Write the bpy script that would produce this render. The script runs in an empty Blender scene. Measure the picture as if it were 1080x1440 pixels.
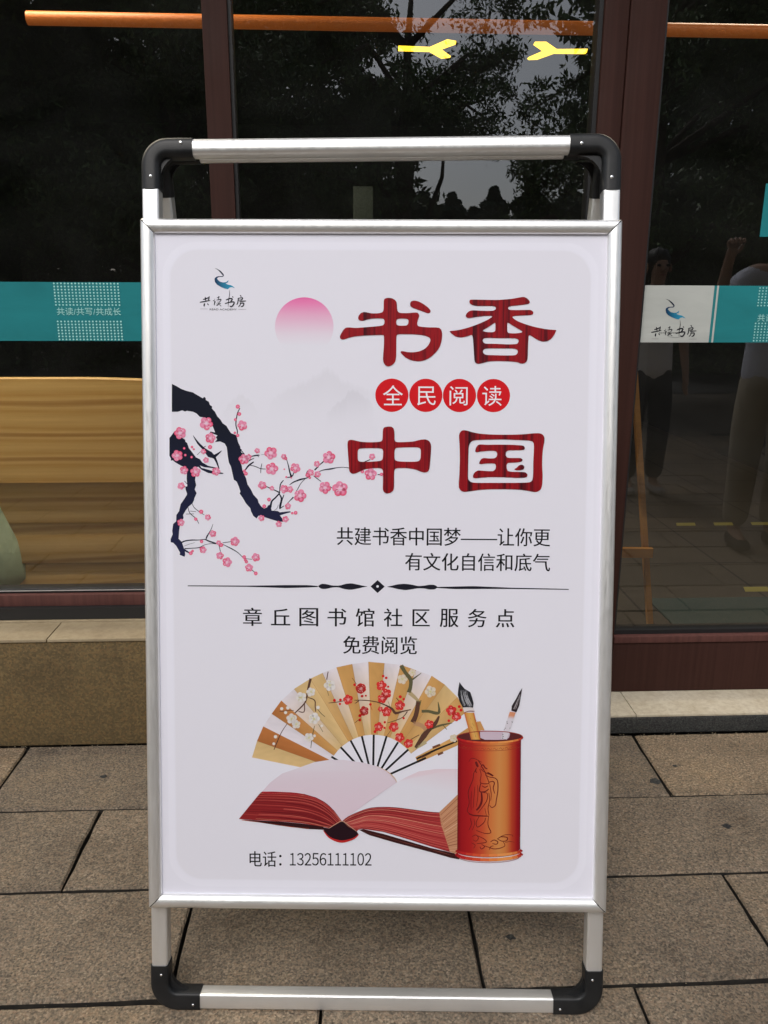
import bpy, bmesh, math, random
import numpy as np
from mathutils import Vector, Matrix
from mathutils.geometry import tessellate_polygon

random.seed(7)
rng = np.random.default_rng(7)
scene = bpy.context.scene
COL = scene.collection

# ------------------------------------------------------------------ camera
CAM_H = 1.3
F_PX, PITCH, YAW, ROLL = 1108.1, 0.263077, 0.0436813, 0.0035228

def cam_axes():
    cy, sy = math.cos(YAW), math.sin(YAW)
    f = Vector((sy*math.cos(PITCH), cy*math.cos(PITCH), -math.sin(PITCH)))
    r = Vector((cy, -sy, 0))
    u = r.cross(f)
    c, s = math.cos(ROLL), math.sin(ROLL)
    return c*r + s*u, -s*r + c*u, f
CR, CU, CF = cam_axes()
cam = bpy.data.cameras.new('camera')
camo = bpy.data.objects.new('camera', cam)
COL.objects.link(camo)
cam.sensor_fit = 'VERTICAL'
cam.sensor_height = 36
cam.lens = F_PX/1440*36
cam.clip_start = 0.05
cam.clip_end = 1000
m = Matrix((CR, CU, -CF)).transposed().to_4x4()
m.translation = (0, 0, CAM_H)
camo.matrix_world = m
scene.camera = camo

# ------------------------------------------------------------------ light
SUN_EL, SUN_AZ = math.radians(48), math.radians(200)     # overcast: a wide, weak sun behind the camera
w = bpy.data.worlds.new('World')
scene.world = w
w.use_nodes = True
wn = w.node_tree
bg = wn.nodes['Background']
sky = wn.nodes.new('ShaderNodeTexSky')
sky.sky_type = 'NISHITA'
sky.sun_disc = False
sky.sun_elevation = SUN_EL
sky.sun_rotation = SUN_AZ
sky.air_density = 1.0
sky.dust_density = 3.0
hs = wn.nodes.new('ShaderNodeHueSaturation')
hs.inputs['Saturation'].default_value = 0.42
wn.links.new(sky.outputs[0], hs.inputs['Color'])
wn.links.new(hs.outputs[0], bg.inputs['Color'])
bg.inputs['Strength'].default_value = 0.14
sl = bpy.data.lights.new('sun', 'SUN')
sl.energy = 0.9
sl.angle = math.radians(30)
sl.color = (1, 0.97, 0.93)
slo = bpy.data.objects.new('sun', sl)
COL.objects.link(slo)
sd = Vector((math.sin(SUN_AZ)*math.cos(SUN_EL), math.cos(SUN_AZ)*math.cos(SUN_EL), math.sin(SUN_EL)))
slo.rotation_euler = sd.to_track_quat('Z', 'Y').to_euler()
slo.location = (0, -5, 12)
scene.view_settings.view_transform = 'Standard'
scene.view_settings.look = 'None'
scene.view_settings.gamma = 1
scene.view_settings.exposure = 0.40
scene.view_settings.use_curve_mapping = False
scene.cycles.max_bounces = 8
scene.cycles.transparent_max_bounces = 16

# ------------------------------------------------------------------ helpers
def mat(name, col=(.5, .5, .5), rough=.5, metal=0, **kw):
    m = bpy.data.materials.new(name)
    m.use_nodes = True
    b = m.node_tree.nodes['Principled BSDF']
    b.inputs['Base Color'].default_value = (*col, 1)
    b.inputs['Roughness'].default_value = rough
    b.inputs['Metallic'].default_value = metal
    for k, v in kw.items():
        b.inputs[k.replace('_', ' ')].default_value = v
    return m

def N(m, t, **kw):
    n = m.node_tree.nodes.new(t)
    for k, v in kw.items():
        if k in n.inputs: n.inputs[k].default_value = v
        else: setattr(n, k, v)
    return n

def L(m, a, b): m.node_tree.links.new(a, b)

def B(m): return m.node_tree.nodes['Principled BSDF']

def ramp(m, fac, stops):
    r = N(m, 'ShaderNodeValToRGB')
    e = r.color_ramp.elements
    while len(e) < len(stops): e.new(.5)
    for i, (p, c) in enumerate(stops):
        e[i].position = p
        e[i].color = (*c, 1) if len(c) == 3 else c
    L(m, fac, r.inputs[0])
    return r.outputs[0]

def coords(m, kind='Object', scale=(1, 1, 1), loc=(0, 0, 0), rot=(0, 0, 0)):
    t = N(m, 'ShaderNodeTexCoord')
    mp = N(m, 'ShaderNodeMapping')
    mp.inputs['Scale'].default_value = scale
    mp.inputs['Location'].default_value = loc
    mp.inputs['Rotation'].default_value = rot
    L(m, t.outputs[kind], mp.inputs[0])
    return mp.outputs[0]

def noise(m, vec, scale, detail=4, rough=.5, dist=0):
    n = N(m, 'ShaderNodeTexNoise')
    n.inputs['Scale'].default_value = scale
    n.inputs['Detail'].default_value = detail
    n.inputs['Roughness'].default_value = rough
    n.inputs['Distortion'].default_value = dist
    if vec is not None: L(m, vec, n.inputs['Vector'])
    return n.outputs['Fac']

def bump(m, h, strength=.3, dist=.01):
    b = N(m, 'ShaderNodeBump')
    b.inputs['Strength'].default_value = strength
    b.inputs['Distance'].default_value = dist
    L(m, h, b.inputs['Height'])
    L(m, b.outputs[0], B(m).inputs['Normal'])

def mixc(m, fac, a, b, mode='MIX'):
    x = N(m, 'ShaderNodeMix')
    x.data_type = 'RGBA'; x.blend_type = mode
    for s, v in ((x.inputs[0], fac), (x.inputs[6], a), (x.inputs[7], b)):
        if hasattr(v, 'links') or hasattr(v, 'is_linked'): L(m, v, s)
        else: s.default_value = v if not isinstance(v, tuple) else (*v, 1)
    return x.outputs[2]

def tag(o, label=None, cat=None, group=None, kind=None):
    if label: o['label'] = label
    if cat: o['category'] = cat
    if group: o['group'] = group
    if kind: o['kind'] = kind
    return o

def empty(name, loc=(0, 0, 0), rz=0):
    o = bpy.data.objects.new(name, None)
    COL.objects.link(o)
    o.location = loc
    o.rotation_euler.z = rz
    o.empty_display_size = .1
    return o

def mesh(name, verts, faces, material=None, parent=None, smooth=False, cols=None, fix=True, sharp=None):
    me = bpy.data.meshes.new(name)
    me.from_pydata([tuple(v) for v in verts], [], [tuple(f) for f in faces])
    if cols is not None:
        ca = me.color_attributes.new('Col', 'FLOAT_COLOR', 'POINT')
        flat = []
        for c in cols: flat += [c[0], c[1], c[2], 1.0]
        ca.data.foreach_set('color', flat)
    if fix:
        bm = bmesh.new(); bm.from_mesh(me)
        bmesh.ops.recalc_face_normals(bm, faces=bm.faces)
        bm.to_mesh(me); bm.free()
    if smooth:
        for p in me.polygons: p.use_smooth = True
        if sharp:
            me.set_sharp_from_angle(angle=math.radians(sharp))
    if material: me.materials.append(material)
    o = bpy.data.objects.new(name, me)
    COL.objects.link(o)
    if parent: o.parent = parent
    return o

def box_vf(x0, x1, y0, y1, z0, z1, bev=0):
    v = [(x, y, z) for x in (x0, x1) for y in (y0, y1) for z in (z0, z1)]
    f = [(0, 1, 3, 2), (4, 6, 7, 5), (0, 4, 5, 1), (2, 3, 7, 6), (0, 2, 6, 4), (1, 5, 7, 3)]
    return v, f

def box(name, x0, x1, y0, y1, z0, z1, material, parent=None, bev=0, seg=2):
    v, f = box_vf(x0, x1, y0, y1, z0, z1)
    o = mesh(name, v, f, material, parent)
    if bev:
        bm = bmesh.new(); bm.from_mesh(o.data)
        bmesh.ops.bevel(bm, geom=list(bm.edges), offset=bev, segments=seg, affect='EDGES', profile=.6)
        bm.to_mesh(o.data); bm.free()
        for p in o.data.polygons: p.use_smooth = True
        o.data.set_sharp_from_angle(angle=math.radians(50))
    return o

def boxes(name, lst, material, parent=None):
    V, F = [], []
    for b in lst:
        v, f = box_vf(*b)
        F += [tuple(i+len(V) for i in q) for q in f]; V += v
    return mesh(name, V, F, material, parent)

def tube_vf(pts, rads, k=8):
    V, F = [], []
    pts = [Vector(p) for p in pts]
    prev = None
    for i, p in enumerate(pts):
        d = (pts[min(i+1, len(pts)-1)] - pts[max(i-1, 0)]).normalized()
        up = prev if prev is not None else (Vector((0, 0, 1)) if abs(d.z) < .9 else Vector((1, 0, 0)))
        x = (up - d*up.dot(d)).normalized(); y = d.cross(x)
        prev = x
        for j in range(k):
            a = 2*math.pi*j/k
            V.append(p + (x*math.cos(a) + y*math.sin(a))*rads[i])
    for i in range(len(pts)-1):
        for j in range(k):
            F.append((i*k+j, i*k+(j+1) % k, (i+1)*k+(j+1) % k, (i+1)*k+j))
    F.append(tuple(range(k))[::-1]); F.append(tuple(range((len(pts)-1)*k, len(pts)*k)))
    return V, F

# ------------------------------------------------------------------ materials
def wood_mat(name, c1, c2, c3, scale=(1.2, 9, 9), rough=.45, off=0):
    m = mat(name, c1, rough)
    v = coords(m, 'Object', scale, loc=(off, off*1.7, off*.6))
    d = noise(m, v, 1.1, 3, .5, 1.2)
    wv = N(m, 'ShaderNodeTexWave'); wv.wave_type = 'BANDS'; wv.bands_direction = 'Z'
    wv.inputs['Scale'].default_value = .42; wv.inputs['Distortion'].default_value = 13
    wv.inputs['Detail'].default_value = 3; wv.inputs['Detail Scale'].default_value = .38
    L(m, v, wv.inputs['Vector'])
    c = ramp(m, wv.outputs['Fac'], [(0, c1), (.55, c2), (.9, c1), (1, c3)])
    f = noise(m, coords(m, 'Object', (4, 160, 160)), 1, 3)
    c = mixc(m, .22, c, ramp(m, f, [(.3, c3), (.7, c1)]))
    c = mixc(m, d, c, c2, 'MULTIPLY') if False else c
    L(m, c, B(m).inputs['Base Color'])
    bump(m, wv.outputs['Fac'], .08, .002)
    return m

M = {}
# brushed anodised aluminium
m = mat('brushed_aluminium', (.80, .80, .79), .4, .82)
f = noise(m, coords(m, 'Object', (220, 220, 3)), 1, 3)
L(m, ramp(m, f, [(.3, (.36,)*3), (.7, (.48,)*3)]), B(m).inputs['Roughness'])
f2 = noise(m, coords(m, 'Object', (6, 6, 6)), 1, 5)
L(m, ramp(m, f2, [(.3, (.86, .86, .85)), (.7, (.95, .95, .94))]), B(m).inputs['Base Color'])
M['alu'] = m
m = mat('black_plastic', (.012, .013, .014), .45, Specular_IOR_Level=.35)
bump(m, noise(m, coords(m, 'Object', (900,)*3), 1, 2), .12, .0006)
f = noise(m, coords(m, 'Object', (25,)*3), 1, 5, .6)
L(m, ramp(m, f, [(.35, (.008, .009, .010)), (.75, (.020, .020, .021))]), B(m).inputs['Base Color'])
M['black'] = m
M['screw'] = mat('zinc_screw', (.85, .85, .85), .25, .9)
M['backing'] = mat('white_backing_board', (.6, .6, .6), .6)
# poster paper under clear cover
m = mat('poster_paper', (.765, .76, .85), .5, Specular_IOR_Level=.12)
M['paper'] = m
m = mat('print_ink', (.5, .5, .5), .5, Specular_IOR_Level=.12)
a = N(m, 'ShaderNodeVertexColor'); a.layer_name = 'Col'
L(m, a.outputs[0], B(m).inputs['Base Color'])
M['ink'] = m
m = mat('print_wood_red', (.4, .01, .02), .5, Specular_IOR_Level=.12)
v = coords(m, 'Object', (95, 2, 2.2))
f = noise(m, v, 1, 3, .6)
L(m, ramp(m, f, [(.30, (.030, .003, .007)), (.42, (.13, .004, .009)), (.52, (.30, .007, .012)), (.60, (.22, .006, .011)), (.68, (.33, .008, .013)), (.78, (.045, .004, .008))]), B(m).inputs['Base Color'])
M['redwood'] = m
# granite
def granite(name, base, spread=.35, scale=1, rough=.85):
    m = mat(name, base, rough)
    oi = N(m, 'ShaderNodeObjectInfo')
    tc = N(m, 'ShaderNodeTexCoord')
    gm = N(m, 'ShaderNodeNewGeometry')
    v = gm.outputs['Position']
    s1 = N(m, 'ShaderNodeTexVoronoi'); s1.inputs['Scale'].default_value = 240*scale; L(m, v, s1.inputs['Vector'])
    n2 = noise(m, v, 210*scale, 2, .5)
    n3 = noise(m, v, 3.2, 6, .65)
    n4 = noise(m, v, 17, 5, .7)
    dk = tuple(c*(1-spread*1.9) for c in base); lt = tuple(min(1, c*(1+spread*2.6)) for c in base)
    pk = (base[0]*1.3, base[1]*1.1, base[2]*1.0)
    bw = N(m, 'ShaderNodeSeparateColor'); L(m, s1.outputs['Color'], bw.inputs[0])
    c = ramp(m, bw.outputs[0], [(0, dk), (.25, tuple(c*.7 for c in base)), (.5, base), (.72, pk), (1, lt)])
    c = mixc(m, .38, c, ramp(m, n2, [(.35, dk), (.5, base), (.66, lt)]))
    c = mixc(m, 1.0, c, ramp(m, n3, [(.25, (.55, .53, .50)), (.5, (1, 1, 1)), (.75, (1.22, 1.17, 1.05))]), 'MULTIPLY')
    c = mixc(m, .8, c, ramp(m, n4, [(.22, (.62, .6, .57)), (.42, (1, 1, 1))]), 'MULTIPLY')
    c = mixc(m, 1.0, c, ramp(m, oi.outputs['Random'], [(0, (.80, .81, .83)), (.5, (1, 1, 1)), (1, (1.18, 1.13, 1.04))]), 'MULTIPLY')
    L(m, c, B(m).inputs['Base Color'])
    ad = N(m, 'ShaderNodeMath'); ad.operation = 'ADD'
    L(m, n2, ad.inputs[0]); L(m, bw.outputs[0], ad.inputs[1])
    bump(m, ad.outputs[0], .8, .0025)
    return m
M['granite'] = granite('flamed_granite', (.186, .148, .106))
M['plinth'] = granite('bush_hammered_stone', (.130, .092, .040), .16, .7)
M['kerb'] = granite('grey_kerb_stone', (.030, .032, .032), .4)
def joint_mat():
    m = mat('joint_dirt', (.02, .025, .02), .95)
    L(m, ramp(m, noise(m, coords(m, 'Object', (60,)*3), 1, 5), [(.3, (.008, .007, .006)), (.7, (.03, .025, .018))]), B(m).inputs['Base Color'])
    return m
M['joint'] = joint_mat()
m = mat('beige_marble', (.55, .48, .36), .35)
v = coords(m)
L(m, mixc(m, .6, ramp(m, noise(m, v, 5, 8, .65, .6), [(.3, (.42, .34, .22)), (.5, (.60, .53, .40)), (.7, (.68, .62, .50))]),
         ramp(m, noise(m, v, 60, 6, .7), [(.3, (.38, .31, .22)), (.6, (.62, .56, .44))])), B(m).inputs['Base Color'])
bump(m, noise(m, v, 90, 4), .1, .001)
M['marble'] = m
m = mat('cracked_coping_stone', (.36, .28, .18), .6)
v = coords(m)
L(m, mixc(m, .5, ramp(m, noise(m, v, 4, 8, .65, .6), [(.3, (.24, .185, .11)), (.55, (.33, .265, .165)), (.75, (.40, .33, .23))]),
         ramp(m, noise(m, v, 45, 6, .75), [(.3, (.2, .15, .09)), (.6, (.36, .29, .19))])), B(m).inputs['Base Color'])
bump(m, noise(m, v, 70, 6), .25, .002)
M['coping'] = m
def frame_mat(name, c, r=.38):
    m = mat(name, c, r, Specular_IOR_Level=.16)
    f = noise(m, coords(m, 'Object', (90, 90, 1.5)), 1, 3)
    L(m, ramp(m, f, [(.3, tuple(x*.82 for x in c)), (.7, tuple(x*1.15 for x in c))]), B(m).inputs['Base Color'])
    g = noise(m, coords(m, 'Object', (7,)*3), 1, 6, .65)
    L(m, ramp(m, g, [(.3, (r,)*3), (.75, (r+.22,)*3)]), B(m).inputs['Roughness'])
    return m
M['brown'] = frame_mat('brown_painted_aluminium', (.041, .0165, .0125), .55)
M['pinkbrown'] = frame_mat('weathered_brown_trim', (.10, .042, .036), .55)
M['gasket'] = mat('black_rubber_gasket', (.012, .012, .013), .5)
# glass: fresnel mix of a clear pane and a mirror-like reflection
m = bpy.data.materials.new('window_glass'); m.use_nodes = True
nt = m.node_tree; nt.nodes.clear()
out = nt.nodes.new('ShaderNodeOutputMaterial'); mx = nt.nodes.new('ShaderNodeMixShader')
tr = nt.nodes.new('ShaderNodeBsdfTransparent'); tr.inputs[0].default_value = (.92, .95, .93, 1)
gl = nt.nodes.new('ShaderNodeBsdfGlossy'); gl.inputs['Roughness'].default_value = .0
gl.inputs['Color'].default_value = (.95, .97, 1, 1)
fr = nt.nodes.new('ShaderNodeFresnel'); fr.inputs['IOR'].default_value = 2.05
nt.links.new(fr.outputs[0], mx.inputs[0]); nt.links.new(tr.outputs[0], mx.inputs[1]); nt.links.new(gl.outputs[0], mx.inputs[2])
df = nt.nodes.new('ShaderNodeBsdfDiffuse'); df.inputs[0].default_value = (.55, .56, .54, 1)
mx2 = nt.nodes.new('ShaderNodeMixShader'); nz_ = noise(m, coords(m, 'Object', (1.3, 1, 2.6)), 1.6, 7, .65, .6)
rr_ = ramp(m, nz_, [(.35, (.002,)*3), (.75, (.017,)*3)])
nt.links.new(rr_, mx2.inputs[0]); nt.links.new(mx.outputs[0], mx2.inputs[1]); nt.links.new(df.outputs[0], mx2.inputs[2])
nt.links.new(mx2.outputs[0], out.inputs[0])
M['glass'] = m
def vinyl(name, c):
    m = mat(name, c, .35)
    f = noise(m, coords(m, 'Object', (3, 3, 9)), 1, 5, .6, .8)
    L(m, ramp(m, f, [(.3, tuple(x*.86 for x in c)), (.7, tuple(min(1, x*1.1) for x in c))]), B(m).inputs['Base Color'])
    bump(m, noise(m, coords(m, 'Object', (5, 5, 22)), 1, 3, .5, 1.5), .12, .004)
    return m
M['teal'] = vinyl('teal_vinyl_film', (.018, .215, .235))
M['whitevinyl'] = vinyl('off_white_vinyl', (.50, .52, .49))
M['palevinyl'] = mat('pale_mint_print', (.38, .72, .68), .4)
M['inkblack'] = mat('black_print', (.006, .006, .008), .55, Specular_IOR_Level=.15)
M['pine'] = wood_mat('pine_board', (.80, .53, .20), (.66, .37, .10), (.48, .24, .055))
M['pine2'] = wood_mat('pine_board_lightened', (.82, .56, .24), (.68, .41, .13), (.5, .27, .08), off=3.1)  # second pine tone, lightened to offset the shade on the lower boards
M['stick'] = wood_mat('orange_wood', (.55, .27, .07), (.42, .18, .04), (.2, .09, .02), (9, 9, 1.2))
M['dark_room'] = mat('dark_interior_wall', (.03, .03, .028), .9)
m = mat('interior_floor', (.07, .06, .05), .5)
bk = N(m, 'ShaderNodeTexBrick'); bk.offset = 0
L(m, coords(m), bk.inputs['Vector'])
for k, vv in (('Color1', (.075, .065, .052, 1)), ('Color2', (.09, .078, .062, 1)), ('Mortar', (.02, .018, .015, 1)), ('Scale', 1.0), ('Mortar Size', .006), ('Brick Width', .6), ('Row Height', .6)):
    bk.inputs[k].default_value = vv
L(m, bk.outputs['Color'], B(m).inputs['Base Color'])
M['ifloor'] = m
m = mat('green_cotton', (.36, .50, .36), .9)
L(m, ramp(m, noise(m, coords(m, 'Object', (5, 5, 2)), 1, 4), [(.3, (.50, .66, .48)), (.7, (.62, .78, .60))]), B(m).inputs['Base Color'])
bump(m, noise(m, coords(m, 'Object', (14, 14, 3)), 1, 4, .6, .6), .5, .02)
M['green'] = m
M['mat'] = mat('teal_doormat', (.05, .085, .085), .95)
bump(M['mat'], noise(M['mat'], coords(M['mat'], 'Object', (400,)*3), 1, 2), .5, .003)
m = mat('yellow_floor_tape', (.45, .40, .10), .5)
M['tape'] = m
def leafmat(name, c, c2):
    m = mat(name, c, .55)
    oi = N(m, 'ShaderNodeNewGeometry')
    L(m, ramp(m, oi.outputs['Random Per Island'], [(0, c), (.6, c2), (1, tuple(min(1, x*1.7) for x in c2))]), B(m).inputs['Base Color'])
    return m
M['leaf'] = leafmat('green_leaves', (.055, .095, .028), (.09, .15, .045))
M['leaf2'] = leafmat('far_leaves', (.035, .06, .035), (.05, .085, .05))
m = mat('bark', (.09, .065, .045), .9)
L(m, ramp(m, noise(m, coords(m, 'Object', (12, 12, 2.5)), 1, 6, .7), [(.3, (.04, .03, .022)), (.7, (.14, .105, .075))]), B(m).inputs['Base Color'])
bump(m, noise(m, coords(m, 'Object', (18, 18, 3)), 1, 6, .7), .8, .03)
M['bark'] = m
m = mat('rendered_wall', (.22, .18, .15), .9)
L(m, ramp(m, noise(m, coords(m, 'Object', (2,)*3), 1, 8, .6), [(.3, (.18, .15, .12)), (.7, (.26, .22, .18))]), B(m).inputs['Base Color'])
M['wall'] = m
m = mat('asphalt', (.05, .05, .05), .9)
L(m, ramp(m, noise(m, coords(m, 'Object', (3,)*3), 1, 8, .7), [(.3, (.04, .04, .04)), (.7, (.065, .063, .06))]), B(m).inputs['Base Color'])
M['asphalt'] = m
m = mat('far_paving', (.15, .125, .1), .9)
L(m, ramp(m, noise(m, coords(m, 'Object', (1.5,)*3), 1, 8, .7), [(.3, (.11, .09, .07)), (.7, (.17, .14, .11))]), B(m).inputs['Base Color'])
M['farpaving'] = m
m = mat('orange_pipe', (.55, .15, .025), .45)
B(m).inputs['Emission Color'].default_value = (1, .25, .04, 1); B(m).inputs['Emission Strength'].default_value = .07
M['pipe'] = m
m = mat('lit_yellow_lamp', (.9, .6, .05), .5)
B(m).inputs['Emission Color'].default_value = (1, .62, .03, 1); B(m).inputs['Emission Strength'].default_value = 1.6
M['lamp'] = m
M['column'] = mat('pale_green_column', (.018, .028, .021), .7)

# ------------------------------------------------------------------ ground and paving
pave = mesh('pavement', [(-3.2, -3.3, -.03), (4.2, -3.3, -.03), (4.2, 2.4, -.03), (-3.2, 2.4, -.03)], [(0, 1, 2, 3)], M['joint'])
tag(pave, kind='structure')
GX = 400
g = mesh('ground', [(-GX, -GX, -.05), (GX, -GX, -.05), (GX, GX, -.05), (-GX, GX, -.05)], [(0, 1, 2, 3)], M['farpaving'])
tag(g, kind='structure')
rd = mesh('road', [(-80, -14, -.04), (80, -14, -.04), (80, -7, -.04), (-80, -7, -.04)], [(0, 1, 2, 3)], M['asphalt'])
tag(rd, kind='structure')

def slab_mesh(sx, sy, seed):
    r = random.Random(seed)
    nx, ny = 16, 8
    pts = []
    for i in range(nx): pts.append((-sx/2+sx*i/nx, -sy/2))
    for i in range(ny): pts.append((sx/2, -sy/2+sy*i/ny))
    for i in range(nx): pts.append((sx/2-sx*i/nx, sy/2))
    for i in range(ny): pts.append((-sx/2, sy/2-sy*i/ny))
    n = len(pts)
    j = [r.uniform(-.0024, .0024) for _ in range(n)]
    out, inn = [], []
    for (x, y), d in zip(pts, j):
        chip = .0035 if r.random() < .05 else 0
        dx = d - (chip if abs(x) > sx/2-1e-6 else 0)*0
        k = 1 - (abs(d)+chip)/max(sx, sy)*1.6
        out.append((x*k + (d if abs(abs(y)-sy/2) < 1e-6 else d*.3), y*k + d*.6, -.005))
        inn.append((x*k*(1-.004/sx*2)+d*.4, y*k*(1-.004/sy*2)+d*.4, 0))
    V = [(x, y, -.03) for x, y, z in out] + out + inn
    F = [(i, (i+1) % n, n+(i+1) % n, n+i) for i in range(n)] + [(n+i, n+(i+1) % n, 2*n+(i+1) % n, 2*n+i) for i in range(n)]
    F.append(tuple(range(2*n, 3*n)))
    nside = n
    me = bpy.data.meshes.new('paving_slab')
    me.from_pydata(V, [], F)
    me.materials.append(M['granite']); me.materials.append(M['joint'])
    for p in me.polygons[:nside]: p.material_index = 1
    return me
PX, GAP = .6135, .0085
variants = [slab_mesh(PX-.0055, .3-.0085, s) for s in range(5)]
v_first = [slab_mesh(PX-.005, .316-.009, 20+s) for s in range(2)]
rows = [(2.149, 1.833, .868), (1.833, 1.5366, .562), (1.5366, 1.234, .867), (1.234, .934, .549)]
y = .934
k = 0
while y > -3.0:
    rows.append((y, y-.3, .868-(.307 if k % 2 else 0) + random.uniform(-.01, .01))); y -= .3; k += 1
for ri, (ya, yb, xo) in enumerate(rows):
    i0 = math.floor((-2.9-xo)/PX)
    x = xo + i0*PX
    while x < 3.6:
        me = random.choice(v_first if ri == 0 else variants)
        o = bpy.data.objects.new('paving_slab', me)
        COL.objects.link(o); o.parent = pave
        o.location = (x+PX/2, (ya+yb)/2, random.uniform(-.0018, .0014))
        o.rotation_euler = (random.uniform(-.003, .003), random.uniform(-.002, .002), random.choice((0, math.pi))+random.uniform(-.002, .002))
        x += PX

# old gum and oil spots trodden into the paving
rg = random.Random(4)
for px_, py_, sz in ((.845, 1.90, .020), (.93, 1.97, .008), (.955, 1.70, .014), (-.80, 1.42, .010), (.33, 1.36, .012), (1.12, 1.35, .009), (-.70, 1.98, .011), (.72, 1.12, .010)):
    n_ = 14; V_ = [(px_, py_, .0025)] + [(px_+sz*rg.uniform(.6, 1.1)*math.cos(i*6.283/n_), py_+.8*sz*rg.uniform(.6, 1.1)*math.sin(i*6.283/n_), .0021) for i in range(n_)]
    mesh('dark_spot', V_, [(0, 1+i, 1+(i+1) % n_) for i in range(n_)], M['kerb'], pave)

# grit lying in the joints and along the foot of the plinth
V_, F_ = [], []
def grit(x, y, s):
    b_ = len(V_)
    for dx_, dy_, dz_ in ((-1, -.6, -.2), (1, -.7, -.2), (.1, 1, -.2), (rg.uniform(-.3, .3), 0, .8)):
        V_.append((x+dx_*s*rg.uniform(.6, 1), y+dy_*s*rg.uniform(.6, 1), .0015+max(0, dz_)*s))
    F_.extend([(b_, b_+1, b_+3), (b_+1, b_+2, b_+3), (b_+2, b_, b_+3), (b_, b_+2, b_+1)])
for i in range(650):
    k_ = rg.random()
    if k_ < .5: grit(rg.uniform(-1.6, 1.8), 2.146-abs(rg.gauss(0, .012)), rg.uniform(.0008, .003))
    elif k_ < .8: grit(rg.uniform(-1.6, 1.8), rg.choice((1.833, 1.5366, 1.234))+rg.gauss(0, .006), rg.uniform(.0007, .002))
    else: grit(rg.uniform(-1.6, 1.8), rg.uniform(.9, 2.1), rg.uniform(.0006, .0018))
gr_ = mesh('grit', V_, F_, M['coping']); tag(gr_, 'fine grit along the paving joints and the foot of the wall', kind='stuff')

# ------------------------------------------------------------------ shopfront
GY = 2.338          # glass plane
def ray(px, py):
    return CF + CR*((px-540)/F_PX) - CU*((py-720)/F_PX)
def onY(px, py, Y):
    d = ray(px, py); return Vector((0, 0, CAM_H)) + d*(Y/d.y)

# left: stone plinth with coping
t = tag(empty('stone_plinth', (-1.1, 2.2, 0)), 'knee-high rough tan stone plinth below the left shop window', 'wall')
def loc(o, r):   # re-express world-space vertices in the root's space
    o.data.transform(Matrix.Translation(-Vector(r.location))); return o
xs = [-3.0, -2.1, -1.2, -.30]
for a_, b_ in zip(xs[:-1], xs[1:]):
    loc(box('stone_block', a_+.002, b_-.002, 2.150, 2.42, 0, .3365, M['plinth'], t, .004), t)
loc(box('mortar_bed', -3.0, -.31, 2.19, 2.40, .337, .342, M['joint'], t), t)
for a_, b_ in ((-3.0, -1.62), (-1.617, -.885), (-.882, -.30)):
    loc(box('coping_slab', a_, b_, 2.146, 2.272, .338, .347, M['coping'], t, .0015), t)
loc(box('mortar_fillet', -3.0, -.30, 2.276, 2.36, .338, .350, M['coping'], t, .002), t)

# left window
W_ = tag(empty('shop_window', (-1.4, 2.33, .35)), 'left shop window with dark glass and a teal film band above a pine bench', 'window')
loc(box('window_sill_rail', -3.0, -.31, 2.285, 2.39, .352, .388, M['gasket'], W_), W_)
loc(box('bottom_rail', -3.0, -.376, 2.303, 2.375, .388, .424, M['pinkbrown'], W_, .002), W_)
loc(box('glazing_bead', -3.0, -.376, 2.322, 2.37, .4242, .436, M['gasket'], W_, .001), W_)
loc(box('glazing_strip', -3.0, -.376, 2.3195, 2.3215, .431, .4335, M['alu'], W_), W_)
loc(mesh('glass_pane', [(-3.0, GY, .43), (-.37, GY, .43), (-.37, GY, 2.75), (-3.0, GY, 2.75)], [(0, 1, 2, 3)], M['glass'], W_), W_)
loc(box('mullion', -.374, -.309, 2.31, 2.40, .0, 2.8, M['brown'], W_, .002), W_)
loc(box('mullion_gasket', -.3085, -.300, 2.322, 2.37, .0, 2.8, M['gasket'], W_), W_)
loc(box('mullion', -2.99, -2.92, 2.31, 2.40, .43, 2.8, M['brown'], W_, .002), W_)

# middle glass leaf
Dm = tag(empty('glass_door', (.18, 2.33, .06)), 'tall dark glass door leaf directly behind the white poster stand', 'door')
loc(mesh('glass_pane', [(-.300, GY, .2), (.664, GY, .2), (.664, GY, 2.75), (-.300, GY, 2.75)], [(0, 1, 2, 3)], M['glass'], Dm), Dm)
loc(box('bottom_rail', -.300, .664, 2.312, 2.38, .062, .2, M['brown'], Dm, .002), Dm)
loc(box('gasket', .6645, .676, 2.322, 2.37, .06, 2.8, M['gasket'], Dm), Dm)
# door post (two members with a joint between them)
Pp = tag(empty('door_post', (.76, 2.33, .06)), 'wide reddish-brown metal door post right of the poster stand', 'post')
loc(box('post_member', .677, .7415, 2.310, 2.40, .06, 2.8, M['brown'], Pp, .0025), Pp)
loc(box('post_member', .744, .841, 2.306, 2.40, .06, 2.8, M['brown'], Pp, .0025), Pp)
loc(box('post_joint', .7405, .745, 2.33, 2.39, .06, 2.8, M['gasket'], Pp), Pp)
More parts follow.
